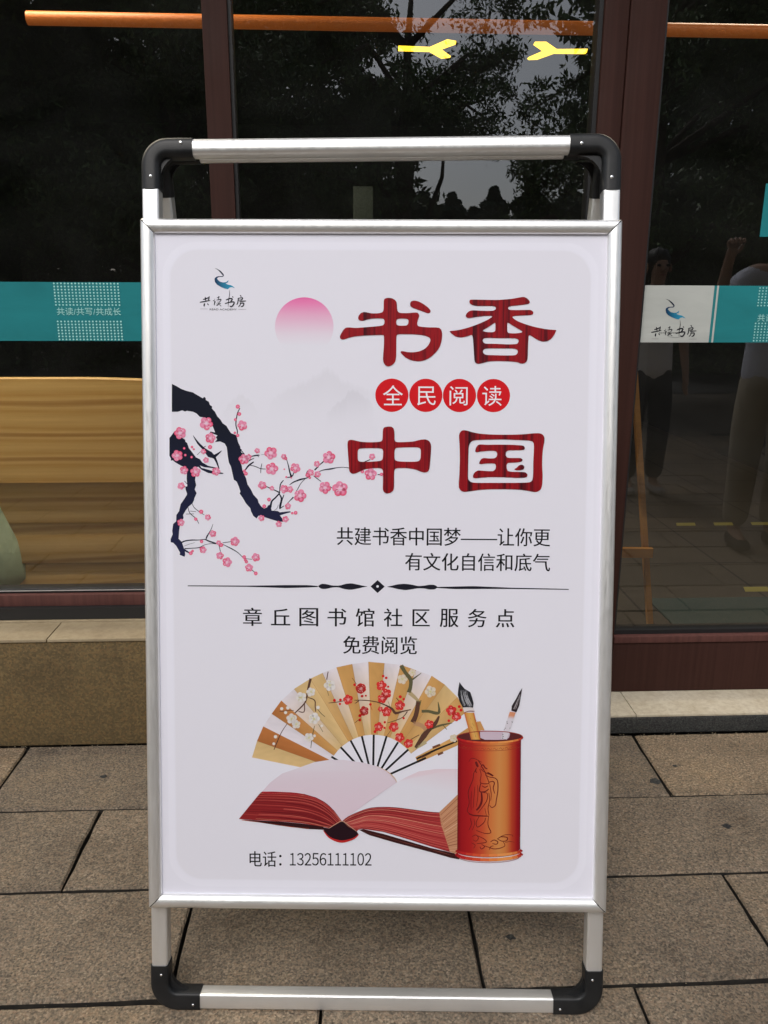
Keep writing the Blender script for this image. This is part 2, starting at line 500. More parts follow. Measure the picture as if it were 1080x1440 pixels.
# right door
Dr = tag(empty('glass_door', (1.6, 2.33, .06)), 'right glass door with brown kick rail and a white logo sticker', 'door')
loc(box('bottom_rail', .8425, 2.6, 2.306, 2.37, .062, .236, M['brown'], Dr, .002), Dr)
loc(box('rail_trim', .8425, 2.6, 2.300, 2.37, .2365, .258, M['pinkbrown'], Dr, .0015), Dr)
loc(box('gasket', .8415, .849, 2.318, 2.37, .262, 2.8, M['gasket'], Dr), Dr)
loc(box('gasket', .85, 2.6, 2.322, 2.37, .2585, .272, M['gasket'], Dr), Dr)
loc(mesh('glass_pane', [(.845, GY, .262), (2.6, GY, .262), (2.6, GY, 2.75), (.845, GY, 2.75)], [(0, 1, 2, 3)], M['glass'], Dr), Dr)
loc(box('door_stile', 2.6, 2.7, 2.306, 2.40, .06, 2.8, M['brown'], Dr, .002), Dr)

# doorstep
S_ = tag(empty('doorstep', (1.2, 2.25, 0)), 'low doorstep with beige marble tread and dark grey kerb edge', 'step')
for a_, b_ in ((-.298, .56), (.5625, 1.75), (1.7525, 2.9)):
    loc(box('kerb_stone', a_, b_, 2.153, 2.25, .0, .052, M['kerb'], S_, .003), S_)
for a_, b_ in ((-.298, .30), (.3015, .8785), (.8805, 1.88), (1.882, 2.9)):
    loc(box('marble_slab', a_, b_, 2.158, 2.46, .0525, .0605, M['marble'], S_, .002), S_)

# building above and beside
bw = tag(empty('shop_building', (0, 3, 0)), 'shop building front wall rising above and beside the glass shopfront', 'building')
lst = [(-8, 8, 2.36, 2.44, 2.8, 7.5), (-8, -3.0, 2.36, 2.6, 0, 2.8), (2.92, 8, 2.36, 2.6, 0, 2.8)]
for b_ in lst: loc(box('wall', *b_, M['wall'], bw), bw)
loc(box('added_canopy', -4.5, 4.5, 1.75, 2.36, 2.82, 2.95, M['wall'], bw), bw)  # unseen overhang added to dim the paving and shopfront beneath
loc(boxes('roof', [(-8, 8, 2.36, 9, 7.5, 7.7)], M['wall'], bw), bw)

# interior shell
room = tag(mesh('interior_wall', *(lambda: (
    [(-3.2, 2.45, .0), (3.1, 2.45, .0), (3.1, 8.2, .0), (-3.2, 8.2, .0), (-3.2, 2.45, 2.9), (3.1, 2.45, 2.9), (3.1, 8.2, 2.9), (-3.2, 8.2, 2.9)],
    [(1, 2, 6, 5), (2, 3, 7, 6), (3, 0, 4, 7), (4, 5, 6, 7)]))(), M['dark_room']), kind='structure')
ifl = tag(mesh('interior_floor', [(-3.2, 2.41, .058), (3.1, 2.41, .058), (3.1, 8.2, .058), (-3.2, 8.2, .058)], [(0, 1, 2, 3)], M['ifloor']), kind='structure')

# invented fill lamps indoors, out of view above the frame, brightening bench and doorway
def fill_lamp(x, y, sx, sy, power, label):
    t = tag(empty('fill_lamp', (x, y, 2.79)), label, 'lamp')
    box('fill_housing', -sx/2, sx/2, -sy/2, sy/2, -.06, .108, M['backing'], t, .004)
    ld = bpy.data.lights.new('fill_area_light', 'AREA'); ld.shape = 'RECTANGLE'; ld.size = sx*.9; ld.size_y = sy*.9; ld.energy = power; ld.color = (1, .86, .66)
    lo = bpy.data.objects.new('fill_area_light', ld); COL.objects.link(lo); lo.parent = t; lo.location = (0, 0, -.066)
fill_lamp(-1.5, 2.50, 1.8, .08, 30, 'long unseen fill lamp added above the pine bench')
fill_lamp(1.6, 3.0, .9, .16, 12, 'short unseen fill lamp added inside the right door')

# bench of pine boards
bn = tag(empty('pine_bench', (-1.1, 2.72, .06)), 'pine slatted bench back seen through the left window', 'bench')
BY = 2.58
# top board with a gently falling right end
nb = 24
V = []
for i in range(nb+1):
    x = -1.75 + (1.75-.35)*i/nb
    zt = 1.052 - .02*max(0, (x+.86)/.5)**1.4 if x > -.86 else 1.052
    V += [(x, BY, .716), (x, BY, zt-.004), (x, BY+.004, zt), (x, BY+.03, zt), (x, BY+.03, .716)]
F = []
for i in range(nb):
    for j in range(5):
        F.append((i*5+j, i*5+(j+1) % 5, (i+1)*5+(j+1) % 5, (i+1)*5+j))
F += [(0, 1, 2, 3, 4), tuple(nb*5+j for j in range(5))]
loc(mesh('back_board', V, F, M['pine'], bn), bn)
for i, (z0, z1) in enumerate(((.578, .712), (.442, .574), (.30, .438))):
    loc(box('back_board', -1.75, -.35, BY+.008*(i+1)+.012, BY+.008*(i+1)+.037, z0, z1+.03, M['pine2'], bn, .002), bn)
loc(box('seat', -1.75, -.35, BY+.14, BY+.6, .36, .40, M['pine2'], bn, .003), bn)
for x in (-1.72, -.41):
    loc(box('leg', x, x+.05, BY+.13, BY+.19, .058, .36, M['pine2'], bn, .003), bn)
    loc(box('leg', x, x+.05, BY+.5, BY+.56, .058, .36, M['pine2'], bn, .003), bn)
# the back leans away from the window
for ch in bn.children:
    if ch.name.startswith('back_board'):
        z0_ = .1
        for v in ch.data.vertices: v.co.y += (v.co.z-z0_)*.16 - .10
# green cloth cover
cv = empty('cloth_cover', (-1.25, 2.5, .06))
tag(cv, 'pale green cloth cover draped in front of the bench at the lower left', 'cloth')
nz, nx = 30, 40
V, F = [], []
for i in range(nz+1):
    tt = i/nz
    z = .345 + .62*tt
    xr = -1.088 - .10*tt - .05*tt**2 + .012*math.sin(tt*9) - (.02 if tt < .04 else 0)
    for j in range(nx+1):
        s_ = j/nx
        x = -1.6 + (xr+1.6)*s_
        yy = 2.50 - .05*math.sin(math.pi*min(1, s_*1.02))*(1-.5*tt) - .010*math.sin(s_*22+tt*3)*(1-tt*.6) + .06*s_**8
        V.append((x, yy, z + .006*math.sin(s_*15)*(1-tt)))
for i in range(nz):
    for j in range(nx):
        a_ = i*(nx+1)+j; F.append((a_, a_+1, a_+nx+2, a_+nx+1))
o = loc(mesh('drape', V, F, M['green'], cv, True), cv)
sm = o.modifiers.new('s', 'SOLIDIFY'); sm.thickness = .012; sm.offset = 1
# its hem rests on a low block
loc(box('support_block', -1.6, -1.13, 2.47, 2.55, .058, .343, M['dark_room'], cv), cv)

# orange pipe and lamps
pv, pf = tube_vf([(-.925, 2.62, 2.085), (3.0, 2.62, 2.085)], [.0185, .0185], 20)
tag(mesh('orange_pipe', pv, pf, M['pipe'], None, True, sharp=50), 'glowing orange horizontal tube inside near the top of the glass', 'pipe')

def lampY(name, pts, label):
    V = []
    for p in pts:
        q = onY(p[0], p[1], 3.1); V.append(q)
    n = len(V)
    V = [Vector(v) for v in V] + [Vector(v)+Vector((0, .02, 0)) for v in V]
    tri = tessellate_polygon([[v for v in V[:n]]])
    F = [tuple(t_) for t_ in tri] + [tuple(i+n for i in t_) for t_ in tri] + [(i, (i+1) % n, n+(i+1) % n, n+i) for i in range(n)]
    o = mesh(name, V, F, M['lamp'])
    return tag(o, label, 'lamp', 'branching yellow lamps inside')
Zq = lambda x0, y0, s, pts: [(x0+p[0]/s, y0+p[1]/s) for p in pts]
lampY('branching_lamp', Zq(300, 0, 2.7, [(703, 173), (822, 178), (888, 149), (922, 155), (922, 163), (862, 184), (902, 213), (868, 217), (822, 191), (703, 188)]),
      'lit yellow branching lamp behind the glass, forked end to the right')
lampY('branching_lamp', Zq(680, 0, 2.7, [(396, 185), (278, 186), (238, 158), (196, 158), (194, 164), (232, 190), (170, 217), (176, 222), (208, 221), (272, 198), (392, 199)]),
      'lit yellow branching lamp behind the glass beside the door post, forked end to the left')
# pale column deep inside
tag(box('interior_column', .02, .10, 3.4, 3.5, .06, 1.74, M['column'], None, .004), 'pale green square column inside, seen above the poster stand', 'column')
# easel standing inside the right door
ea = tag(empty('wooden_easel', (1.10, 2.72, .06)), 'orange wooden easel leg with a short cross piece behind the right door', 'easel')
def bar(name, p, q, wd, th, material, parent):
    p, q = Vector(p), Vector(q); d = (q-p).normalized()
    x = d.cross(Vector((0, 1, 0))).normalized(); yv = x.cross(d).normalized()
    V = [c + x*sx*wd/2 + yv*sy*th/2 for c in (p, q) for sx, sy in ((-1, -1), (1, -1), (1, 1), (-1, 1))]
    F = [(0, 1, 2, 3), (7, 6, 5, 4)] + [(i, (i+1) % 4, 4+(i+1) % 4, 4+i) for i in range(4)]
    return mesh(name, V, F, material, parent)
p0 = onY(916, 890, 2.72); p0.z = .058; p1 = onY(889, 480, 2.86)
loc(bar('front_leg', p0, p1, .02, .022, M['stick'], ea), ea)
q0 = onY(872, 775, 2.735); q1 = onY(917, 777, 2.735)
loc(bar('cross_piece', q0 + Vector((-.25, 0, 0)), q1, .035, .02, M['stick'], ea), ea)
loc(bar('front_leg', p0+Vector((-.55, 0, 0)), p1+Vector((-.42, 0, 0)), .02, .022, M['stick'], ea), ea)
loc(bar('rear_leg', (p0.x-.27, 3.25, .058), (p1.x-.2, 2.9, p1.z), .02, .022, M['stick'], ea), ea)
# doormat and floor tape inside
dm = tag(mesh('doormat', *(lambda v_: v_)(box_vf(1.27, 2.6, 2.5, 3.12, .0585, .066)), M['mat']), 'grey-teal doormat on the floor inside the right door', 'doormat')
for i, (x, yv) in enumerate(((1.86, 4.25), (2.08, 4.25), (2.30, 4.25), (2.52, 4.25), (1.74, 3.2), (1.98, 3.2))):
    o = mesh('floor_tape', [(x, yv, .0595), (x+.11, yv, .0595), (x+.13, yv+.06, .0595), (x+.02, yv+.06, .0595)], [(0, 1, 2, 3)], M['tape'])
    if i < 4: tag(o, 'short yellow tape strip in the farther row on the floor inside the right door', 'floor tape', 'farther row of yellow floor tape')
    else: tag(o, 'short yellow tape strip nearer the doormat inside the right door', 'floor tape', 'nearer row of yellow floor tape')

# ------------------------------------------------------------------ poster stand
SX0, SY0, SAZ, LEAN = .0404, 1.1900, -.0543, .20245
HT, W2 = 1.6117, .4245
sign = tag(empty('poster_stand', (SX0, SY0, 0), SAZ),
           'silver aluminium a-frame poster stand with black corners and a white Chinese reading poster', 'sign')
YM = HT*math.sin(LEAN) + .0365          # mirror plane between the two frames
def SP(s, t, n, rear=False):
    y = t*math.sin(LEAN) - n*math.cos(LEAN)
    z = t*math.cos(LEAN) + n*math.sin(LEAN)
    if rear: y = 2*YM - y
    return Vector((s, y, z))
NT = 0      # front face of the tubes
NC = -.0155     # tube centre

def section(wd, dp, r, k=4):
    pts = []
    for cx, cy, a0 in ((wd/2-r, dp/2-r, 0), (-wd/2+r, dp/2-r, 90), (-wd/2+r, -dp/2+r, 180), (wd/2-r, -dp/2+r, 270)):
        for i in range(k+1):
            a = math.radians(a0+90*i/k)
            pts.append((cx+r*math.cos(a), cy+r*math.sin(a)))
    return pts

def sweep(name, path, sec, material, parent, rear, n0=NC):
    path = [(s, t + (.012*s if t > 1.55 else 0)) for s, t in path]      # the handle hangs a few millimetres out of level
    V, F = [], []
    k = len(sec)
    for i, p in enumerate(path):
        a = path[max(i-1, 0)]; b = path[min(i+1, len(path)-1)]
        d = Vector((b[0]-a[0], b[1]-a[1])).normalized()
        nx = Vector((d.y, -d.x))
        for u, v in sec:
            V.append(SP(p[0]+nx.x*u, p[1]+nx.y*u, n0+v, rear))
    for i in range(len(path)-1):
        for j in range(k):
            F.append((i*k+j, i*k+(j+1) % k, (i+1)*k+(j+1) % k, (i+1)*k+j))
    F.append(tuple(range(k))); F.append(tuple(range((len(path)-1)*k, len(path)*k)))
    return mesh(name, V, F, material, parent, True, sharp=40)

def prism(name, poly, n0, n1, material, parent, rear):
    k = len(poly)
    V = [SP(p[0], p[1], n0, rear) for p in poly] + [SP(p[0], p[1], n1, rear) for p in poly]
    F = [tuple(range(k)), tuple(range(k, 2*k))] + [(i, (i+1) % k, k+(i+1) % k, k+i) for i in range(k)]
    return mesh(name, V, F, material, parent)

def screw(parent, s, t, n, rear, r=.0032):
    V, F = [], []
    k = 12
    for rr, nn in ((r, 0), (r*.95, .0010), (r*.6, .0018)):
        for j in range(k):
            a = 2*math.pi*j/k
            V.append(SP(s+rr*math.cos(a), t+rr*math.sin(a), n+nn, rear))
    for i in range(2):
        for j in range(k): F.append((i*k+j, i*k+(j+1) % k, (i+1)*k+(j+1) % k, (i+1)*k+j))
    F.append(tuple(range(2*k, 3*k)))
    return mesh('screw', V, F, M['screw'], parent, True, sharp=60)

SC, TT, TB = .4095, 1.5985, .0165
tube_sec = section(.030, .030, .0045)
round_sec = section(.031, .031, .0125, 6)
elb_sec = section(.0345, .0345, .012, 6)
elb_low = section(.0345, .0345, .006, 4)
for rear in (False, True):
    for sg in (-1, 1):
        sweep('leg_tube', [(sg*SC, .08), (sg*SC, 1.53)], tube_sec, M['alu'], sign, rear)
        # top corner joint
        path = [(sg*SC, 1.5205), (sg*SC, TT-.03)]
        for i in range(1, 11):
            a = math.radians(90*i/10)
            path.append((sg*(SC-.03+.03*math.cos(a)), TT-.03+.03*math.sin(a)))
        path += [(sg*.334, TT)]
        e = sweep('corner_joint', path, elb_sec, M['black'], sign, rear)
        c = (SC-.016, TT-.016); R = .042
        poly = [(sg*c[0], c[1])]
        for i in range(9):
            a = math.radians(90*i/8)
            poly.append((sg*(c[0]-R+R*math.sin(a)) if False else sg*(c[0]-R*(1-math.sin(a))), c[1]-R*(1-math.cos(a))))
        prism('corner_web', poly, NC-.005, NC+.005, M['black'], e, rear)
        screw(e, sg*.3535, TT+.001, NC+.01726, rear); screw(e, sg*(SC-.002), 1.5415, NC+.01726, rear)
        # bottom corner joint
        path = [(sg*SC, .0865), (sg*SC, TB+.034)]
        for i in range(1, 11):
            a = math.radians(90*i/10)
            path.append((sg*(SC-.034+.034*math.cos(a)), TB+.034-.034*math.sin(a)))
        path += [(sg*.3335, TB)]
        e = sweep('corner_joint', path, elb_low, M['black'], sign, rear)
        c = (SC-.016, TB+.016); R = .046
        poly = [(sg*c[0], c[1])]
        for i in range(9):
            a = math.radians(90*i/8)
            poly.append((sg*(c[0]-R*(1-math.sin(a))), c[1]+R*(1-math.cos(a))))
        prism('corner_web', poly, NC-.004, NC+.006, M['black'], e, rear)
        screw(e, sg*.346, TB-.004, NC+.01726, rear, .0025); screw(e, sg*(SC-.004), .0705, NC+.01726, rear, .0025)
        if not rear:
            # hinge bracket joining the two frames
            pass
    sweep('handle_bar', [(-.335, TT), (.335, TT)], round_sec, M['alu'], sign, rear)
    sweep('bottom_bar', [(-.3345, TB), (.3345, TB)], tube_sec, M['alu'], sign, rear)
    # snap frame: four mitred convex rails
    prof = [(0, -.0065), (0, .0035), (.0012, .0062), (.004, .0082), (.0085, .0092), (.0135, .0088), (.0185, .0068), (.0222, .0035), (.0236, .0005), (.0236, -.0035), (.0215, -.0035), (.0215, -.0065)]
    s0, s1, t0, t1 = -.4240, .4250, .2075, 1.4645
    gp = .0011
    cor = [(s0, t0), (s1, t0), (s1, t1), (s0, t1)]
    ins = [(1, 1), (-1, 1), (-1, -1), (1, -1)]
    for i in range(4):
        j = (i+1) % 4
        d = Vector((cor[j][0]-cor[i][0], cor[j][1]-cor[i][1])).normalized()
        V = []
        for c_, q, sgn in ((cor[i], ins[i], 1), (cor[j], ins[j], -1)):
            for u, n_ in prof:
                V.append(SP(c_[0]+q[0]*u+d.x*gp*sgn, c_[1]+q[1]*u+d.y*gp*sgn, n_+.0075, rear))
        k = len(prof)
        F = [(a_, (a_+1) % k, k+(a_+1) % k, k+a_) for a_ in range(k)] + [tuple(range(k)), tuple(range(k, 2*k))]
        mesh('snap_rail', V, F, M['alu'], sign, True, sharp=38)
    for c_, q in zip(cor, ins):   # dark spring clip seen in the mitre gap
        bx = [(c_[0]+q[0]*u, c_[1]+q[1]*v) for u, v in ((.0045, .003), (.017, .0155), (.0155, .017), (.003, .0045))]
        prism('mitre_clip', bx, .0015, .0158, M['black'], sign, rear)
    for sg in (-1, 1):
        prism('mounting_bracket', [(sg*.392, .25), (sg*.424, .25), (sg*.424, 1.42), (sg*.392, 1.42)], -.0004, .0008, M['alu'], sign, rear)
    prism('backing_board', [(-.42, .213), (.42, .213), (.42, 1.459), (-.42, 1.459)], 0.0012, .0042, M['backing'], sign, rear)

# poster: print coordinates are the positions of the artwork on the sheet, measured on the photograph and rectified
PN = .0045
def hom(src, dst):
    A, b = [], []
    for (x, y), (u, v) in zip(src, dst):
        A.append([x, y, 1, 0, 0, 0, -u*x, -u*y]); b.append(u)
        A.append([0, 0, 0, x, y, 1, -v*x, -v*y]); b.append(v)
    h = np.linalg.solve(np.array(A, float), np.array(b, float))
    return np.append(h, 1).reshape(3, 3)
PS0, PS1, PT0, PT1 = -.4020, .4020, .2310, 1.4410
HM = hom([(215, 330), (852, 328), (839, 1267), (227, 1257)], [(PS0, PT1), (PS1, PT1), (PS1, PT0), (PS0, PT0)])
def PP(px, py):
    v = HM @ np.array([px, py, 1.0]); return v[0]/v[2], v[1]/v[2]
poster = mesh('poster', [SP(-.406, .227, PN), SP(.406, .227, PN), SP(.406, 1.445, PN), SP(-.406, 1.445, PN)], [(0, 1, 2, 3)], M['paper'], sign)
mesh('blank_sheet', [SP(-.406, .227, PN, True), SP(.406, .227, PN, True), SP(.406, 1.445, PN, True), SP(-.406, 1.445, PN, True)], [(0, 1, 2, 3)], M['paper'], sign)

LAY = .00009
def smooth_closed(p, it=2):
    for _ in range(it):
        q = []
        for i in range(len(p)):
            a, b = p[i], p[(i+1) % len(p)]
            q += [(a[0]*.8+b[0]*.2, a[1]*.8+b[1]*.2), (a[0]*.2+b[0]*.8, a[1]*.2+b[1]*.8)]
        p = q
    return p

class Art:
    """collects flat printed shapes for one motif; later shapes lie a hair above earlier ones"""
    def __init__(self, base=1, mp=PP, place=lambda u, v, n: SP(u, v, PN+n)):
        self.V, self.F, self.C = [], [], []
        self.l = base; self.mp = mp; self.place = place
    def up(self, k=1): self.l += k
    def add(self, pts, tris, cols):
        b = len(self.V)
        for p in pts:
            u, v = self.mp(*p); self.V.append(self.place(u, v, self.l*LAY))
        self.C += cols; self.F += [tuple(b+i for i in t) for t in tris]
    def poly(self, pts, col, holes=(), smooth=0, grad=None):
        if smooth:
            pts = smooth_closed(pts, smooth); holes = [smooth_closed(h, smooth) for h in holes]
        loops = [[Vector((x, y, 0)) for x, y in l] for l in [pts]+list(holes)]
        tris = tessellate_polygon(loops)
        allp = [p for l in [pts]+list(holes) for p in l]
        cols = [grad(*p) for p in allp] if grad else [col]*len(allp)
        self.add(allp, tris, cols)
    def grid(self, fn, nu, nv, cf):
        pts = [fn(i/nu, j/nv) for i in range(nu+1) for j in range(nv+1)]
        cols = [cf(i/nu, j/nv) for i in range(nu+1) for j in range(nv+1)]
        q = [(i*(nv+1)+j, (i+1)*(nv+1)+j, (i+1)*(nv+1)+j+1, i*(nv+1)+j+1) for i in range(nu) for j in range(nv)]
        self.add(pts, q, cols)
    def disc(self, x, y, r, col, k=14, ctr=None, ry=None):
        ry = ry or r
        pts = [(x, y)] + [(x+r*math.cos(2*math.pi*i/k), y+ry*math.sin(2*math.pi*i/k)) for i in range(k)]
        self.add(pts, [(0, 1+i, 1+(i+1) % k) for i in range(k)], [ctr or col]+[col]*k)
    def stroke(self, pts, w, col, col2=None, taper=True):
        """brush stroke: w is a width or a list of widths"""
        n = len(pts)
        if n > 2:   # catmull-rom
            q, ww = [], []
            for i in range(n-1):
                p0, p1, p2, p3 = pts[max(i-1, 0)], pts[i], pts[i+1], pts[min(i+2, n-1)]
                for t in (0, .34, .67):
                    q.append(tuple(.5*((2*p1[k])+(-p0[k]+p2[k])*t+(2*p0[k]-5*p1[k]+4*p2[k]-p3[k])*t*t+(-p0[k]+3*p1[k]-3*p2[k]+p3[k])*t**3) for k in (0, 1)))
                    ww.append(i+t)
            q.append(pts[-1]); ww.append(n-1)
        else: q, ww = pts, [0, 1][:n]
        def wid(t):
            if isinstance(w, (int, float)):
                return w*(1 if not taper else (.45+.55*math.sin(math.pi*min(1, max(0, .12+.76*t/(n-1))))))
            i = min(int(t), n-2); f = t-i
            return w[i]*(1-f)+w[i+1]*f
        P_, Cc = [], []
        for i, p in enumerate(q):
            a, b = q[max(i-1, 0)], q[min(i+1, len(q)-1)]
            d = Vector((b[0]-a[0], b[1]-a[1])); d = d.normalized() if d.length > 0 else Vector((1, 0))
            h = wid(ww[i])/2
            P_ += [(p[0]-d.y*h, p[1]+d.x*h), (p[0]+d.y*h, p[1]-d.x*h)]
            f = i/(len(q)-1)
            cc = col if col2 is None else tuple(col[k]*(1-f)+col2[k]*f for k in range(3))
            Cc += [cc, cc]
        self.add(P_, [(2*i, 2*i+1, 2*i+3, 2*i+2) for i in range(len(q)-1)], Cc)
    def make(self, name, parent, material=None):
        return mesh(name, self.V, self.F, material or M['ink'], parent, cols=self.C, fix=False)

def S(x0, y0, s, pts): return [(x0+a/s, y0+b/s) for a, b in pts]

def text_at(name, s, parent, place, u0, u1, vc, vh, material, n, bold=0, align_h=True):
    """lettering fitted into the printed box u0..u1, centre vc, ink height vh"""
    cu = bpy.data.curves.new('lettering', 'FONT'); cu.body = s; cu.resolution_u = 4
    o = bpy.data.objects.new('lettering', cu); COL.objects.link(o)
    bpy.context.view_layer.update()
    me = bpy.data.meshes.new_from_object(o.evaluated_get(bpy.context.evaluated_depsgraph_get()))
    bpy.data.objects.remove(o); bpy.data.curves.remove(cu)
    co = [v.co.copy() for v in me.vertices]
    x0, x1 = min(c.x for c in co), max(c.x for c in co); y0, y1 = min(c.y for c in co), max(c.y for c in co)
    ys = vh/(y1-y0)
    for v, c in zip(me.vertices, co):
        v.co = place(u0+(u1-u0)*(c.x-x0)/(x1-x0), vc+(c.y-(y0+y1)/2)*ys, n)
    if bold:
        bm = bmesh.new(); bm.from_mesh(me)
        g = bmesh.ops.duplicate(bm, geom=list(bm.verts)+list(bm.edges)+list(bm.faces))
        d = place(u0+(u1-u0)*bold/(x1-x0), vc, n) - place(u0, vc, n)
        lift = place(u0, vc, n+.00002) - place(u0, vc, n)
        for v in bm.verts: v.co -= d*.5
        for v in g['geom']:
            if isinstance(v, bmesh.types.BMVert): v.co += d + lift
        bm.to_mesh(me); bm.free()
    me.name = name
    me.materials.clear(); me.materials.append(material)
    ob = bpy.data.objects.new(name, me); COL.objects.link(ob); ob.parent = parent
    return ob
def ptext(name, s, x0, y0, x1, y1, material=None, lay=3, bold=0, dy=0):
    a = PP(x0, (y0+y1)/2-dy); b = PP(x1, (y0+y1)/2+dy)
    h = PP((x0+x1)/2, y0)[1]-PP((x0+x1)/2, y1)[1]
    return text_at(name, s, poster, lambda u, v, n: SP(u, v, PN+n), a[0], b[0], (a[1]+b[1])/2, h, material or M['inkblack'], lay*LAY, bold)

# soft rounded panel and its pale outline
def rrect(x0, y0, x1, y1, r, k=8):
    pts = []
    for cx, cy, a0 in ((x1-r, y0+r, -90), (x1-r, y1-r, 0), (x0+r, y1-r, 90), (x0+r, y0+r, 180)):
        for i in range(k+1):
            a = math.radians(a0+90*i/k); pts.append((cx+r*math.cos(a), cy+r*math.sin(a)))
    return pts
def sheet_map(u, v): return u, v
A = Art(1, sheet_map)
bands = 7
outer = [(-.389, .244, .389, 1.428, .060), (-.386, .247, .386, 1.425, .058), (-.376, .257, .376, 1.415, .05), (-.372, .261, .372, 1.411, .048)]
cl = [(.765, .76, .85), (.795, .79, .88), (.785, .78, .87), (.735, .725, .80)]
rings = [rrect(a, b, c, d, r) for a, b, c, d, r in outer]
nv = len(rings[0])
pts = [p for r_ in rings for p in r_]; cc = [cl[i] for i in range(4) for _ in range(nv)]
A.add(pts, [(i*nv+j, i*nv+(j+1) % nv, (i+1)*nv+(j+1) % nv, (i+1)*nv+j) for i in range(3) for j in range(nv)], cc)
A.poly(rings[3], cl[3])
A.make('rounded_panel', poster)
PAN = cl[3]
# misty mountains
A = Art(2)
def mount(peaks, base_y, c):
    top = peaks
    n = len(top)
    def fn(u, v):
        x = top[0][0] + (top[-1][0]-top[0][0])*u
        for i in range(n-1):
            if top[i][0] <= x <= top[i+1][0]+1e-6:
                f = (x-top[i][0])/(top[i+1][0]-top[i][0]); yt = top[i][1]*(1-f)+top[i+1][1]*f; break
        yt += 1.5*math.sin(x*.9)+1.2*math.sin(x*.37)
        return x, yt + (base_y-yt)*v
    def cf(u, v):
        e = math.sin(math.pi*u)**.6
        k = max(0, 1-v)**1.3*e*(.15+.85*min(1, v*8))
        return tuple(PAN[i]*(1-k)+c[i]*k for i in range(3))
    A.grid(fn, 70, 9, cf)
mount([(375, 565), (395, 548), (412, 540), (428, 534), (445, 524), (457, 514), (465, 518), (478, 532), (500, 540), (525, 548)], 600, (.675, .665, .73))
A.up()
mount([(455, 580), (470, 566), (482, 556), (488, 546), (497, 543), (508, 553), (518, 558), (524, 572)], 600, (.63, .62, .685))
A.up()
mount([(310, 582), (325, 560), (338, 552), (350, 561), (362, 577)], 592, (.69, .68, .745))
A.make('misty_mountains', poster)
# sun
A = Art(3)
cx, cy, r = 425.5, 459, 41
def sf(u, v):
    y = cy - r*math.cos(v*math.pi*.72); hw = math.sqrt(max(0, r*r-(y-cy)**2)); return cx+hw*(2*u-1), y
def sc(u, v):
    k = max(0, 1-v)**.85
    y = v*1.12
    st = [(.0, (.72, .10, .33)), (.3, (.76, .22, .44)), (.55, (.74, .42, .58)), (.8, (.73, .64, .73)), (1.0, PAN)]
    y = min(1, v)
    for i in range(4):
        if y <= st[i+1][0]:
            f = (y-st[i][0])/(st[i+1][0]-st[i][0]); return tuple(st[i][1][j]*(1-f)+st[i+1][1][j]*f for j in range(3))
A.grid(sf, 24, 22, sc)
A.make('pink_sun', poster)

# shop logo, used on the poster and on the door sticker
def logo(A, x0, y0, s, s2=None):
    T = lambda pts: S(x0, y0, s, pts)
    ink = (.012, .012, .02)
    A.stroke(T([(410, 108), (460, 130), (512, 172), (552, 215), (566, 240), (548, 262), (500, 264), (455, 275), (425, 305)]), [w_/s for w_ in (2, 12, 26, 28, 22, 16, 14, 24, 40)], ink, (.01, .035, .1))
    body = T([(402, 320), (408, 290), (440, 268), (448, 300), (468, 332), (505, 360), (560, 375), (620, 368), (668, 330), (655, 372), (610, 392), (655, 415), (712, 425), (755, 450), (788, 482), (730, 462), (690, 467), (655, 502), (600, 490), (520, 458), (450, 418), (412, 372)])
    def g(x, y):
        k = min(1, max(0, ((x-x0)*s-410)/300)); a, b = (.008, .03, .09), (.03, .30, .48)
        return tuple(a[i]*(1-k)+b[i]*k for i in range(3))
    A.up(); A.poly(body, None, grad=g)
    st = [([(185, 697), (240, 682), (300, 655)], 17), ([(225, 648), (232, 690), (242, 722)], 15), ([(302, 635), (296, 680), (282, 715)], 15), ([(125, 750), (200, 738), (320, 712)], 16), ([(216, 770), (208, 800), (206, 828)], 20), ([(270, 770), (280, 790), (290, 802)], 14),
          ([(398, 686), (408, 700)], 12), ([(372, 716), (412, 730), (402, 765), (398, 806)], 14), ([(448, 668), (500, 645)], 14), ([(482, 632), (476, 690)], 13), ([(440, 708), (525, 692), (508, 735)], 13), ([(452, 738), (465, 755)], 9), ([(436, 782), (522, 768)], 10), ([(492, 728), (475, 785), (440, 815)], 13), ([(488, 785), (530, 822)], 12),
          ([(618, 705), (690, 678), (738, 688), (700, 742)], 19), ([(598, 772), (700, 745), (772, 745), (755, 798), (716, 832), (690, 812)], 19), ([(680, 515), (686, 600), (666, 720), (660, 845)], [3/s, 12/s, 14/s, 3/s]), ([(738, 638), (756, 656)], 20),
          ([(888, 612), (906, 642)], 20), ([(838, 676), (930, 660), (912, 700), (850, 706)], 15), ([(852, 672), (842, 750), (822, 795)], 15), ([(872, 735), (930, 725), (998, 722)], 15), ([(898, 745), (884, 798), (852, 832)], 13), ([(880, 768), (952, 762), (942, 812), (902, 830)], 18)]
    A.up()
    for p, w_ in st: A.stroke(T(p), w_ if isinstance(w_, list) else w_*1.35/s, ink)
    gr = (.20, .20, .22)
    A.stroke(T([(135, 875), (270, 875)]), 7/s, gr); A.stroke(T([(850, 882), (1000, 878)]), 7/s, gr)
A = Art(3); logo(A, 270, 370, 13.5); A.make('logo', poster)
ptext('logo_lettering', 'READ ACADEMY', 293, 434, 331, 436.6, lay=4)

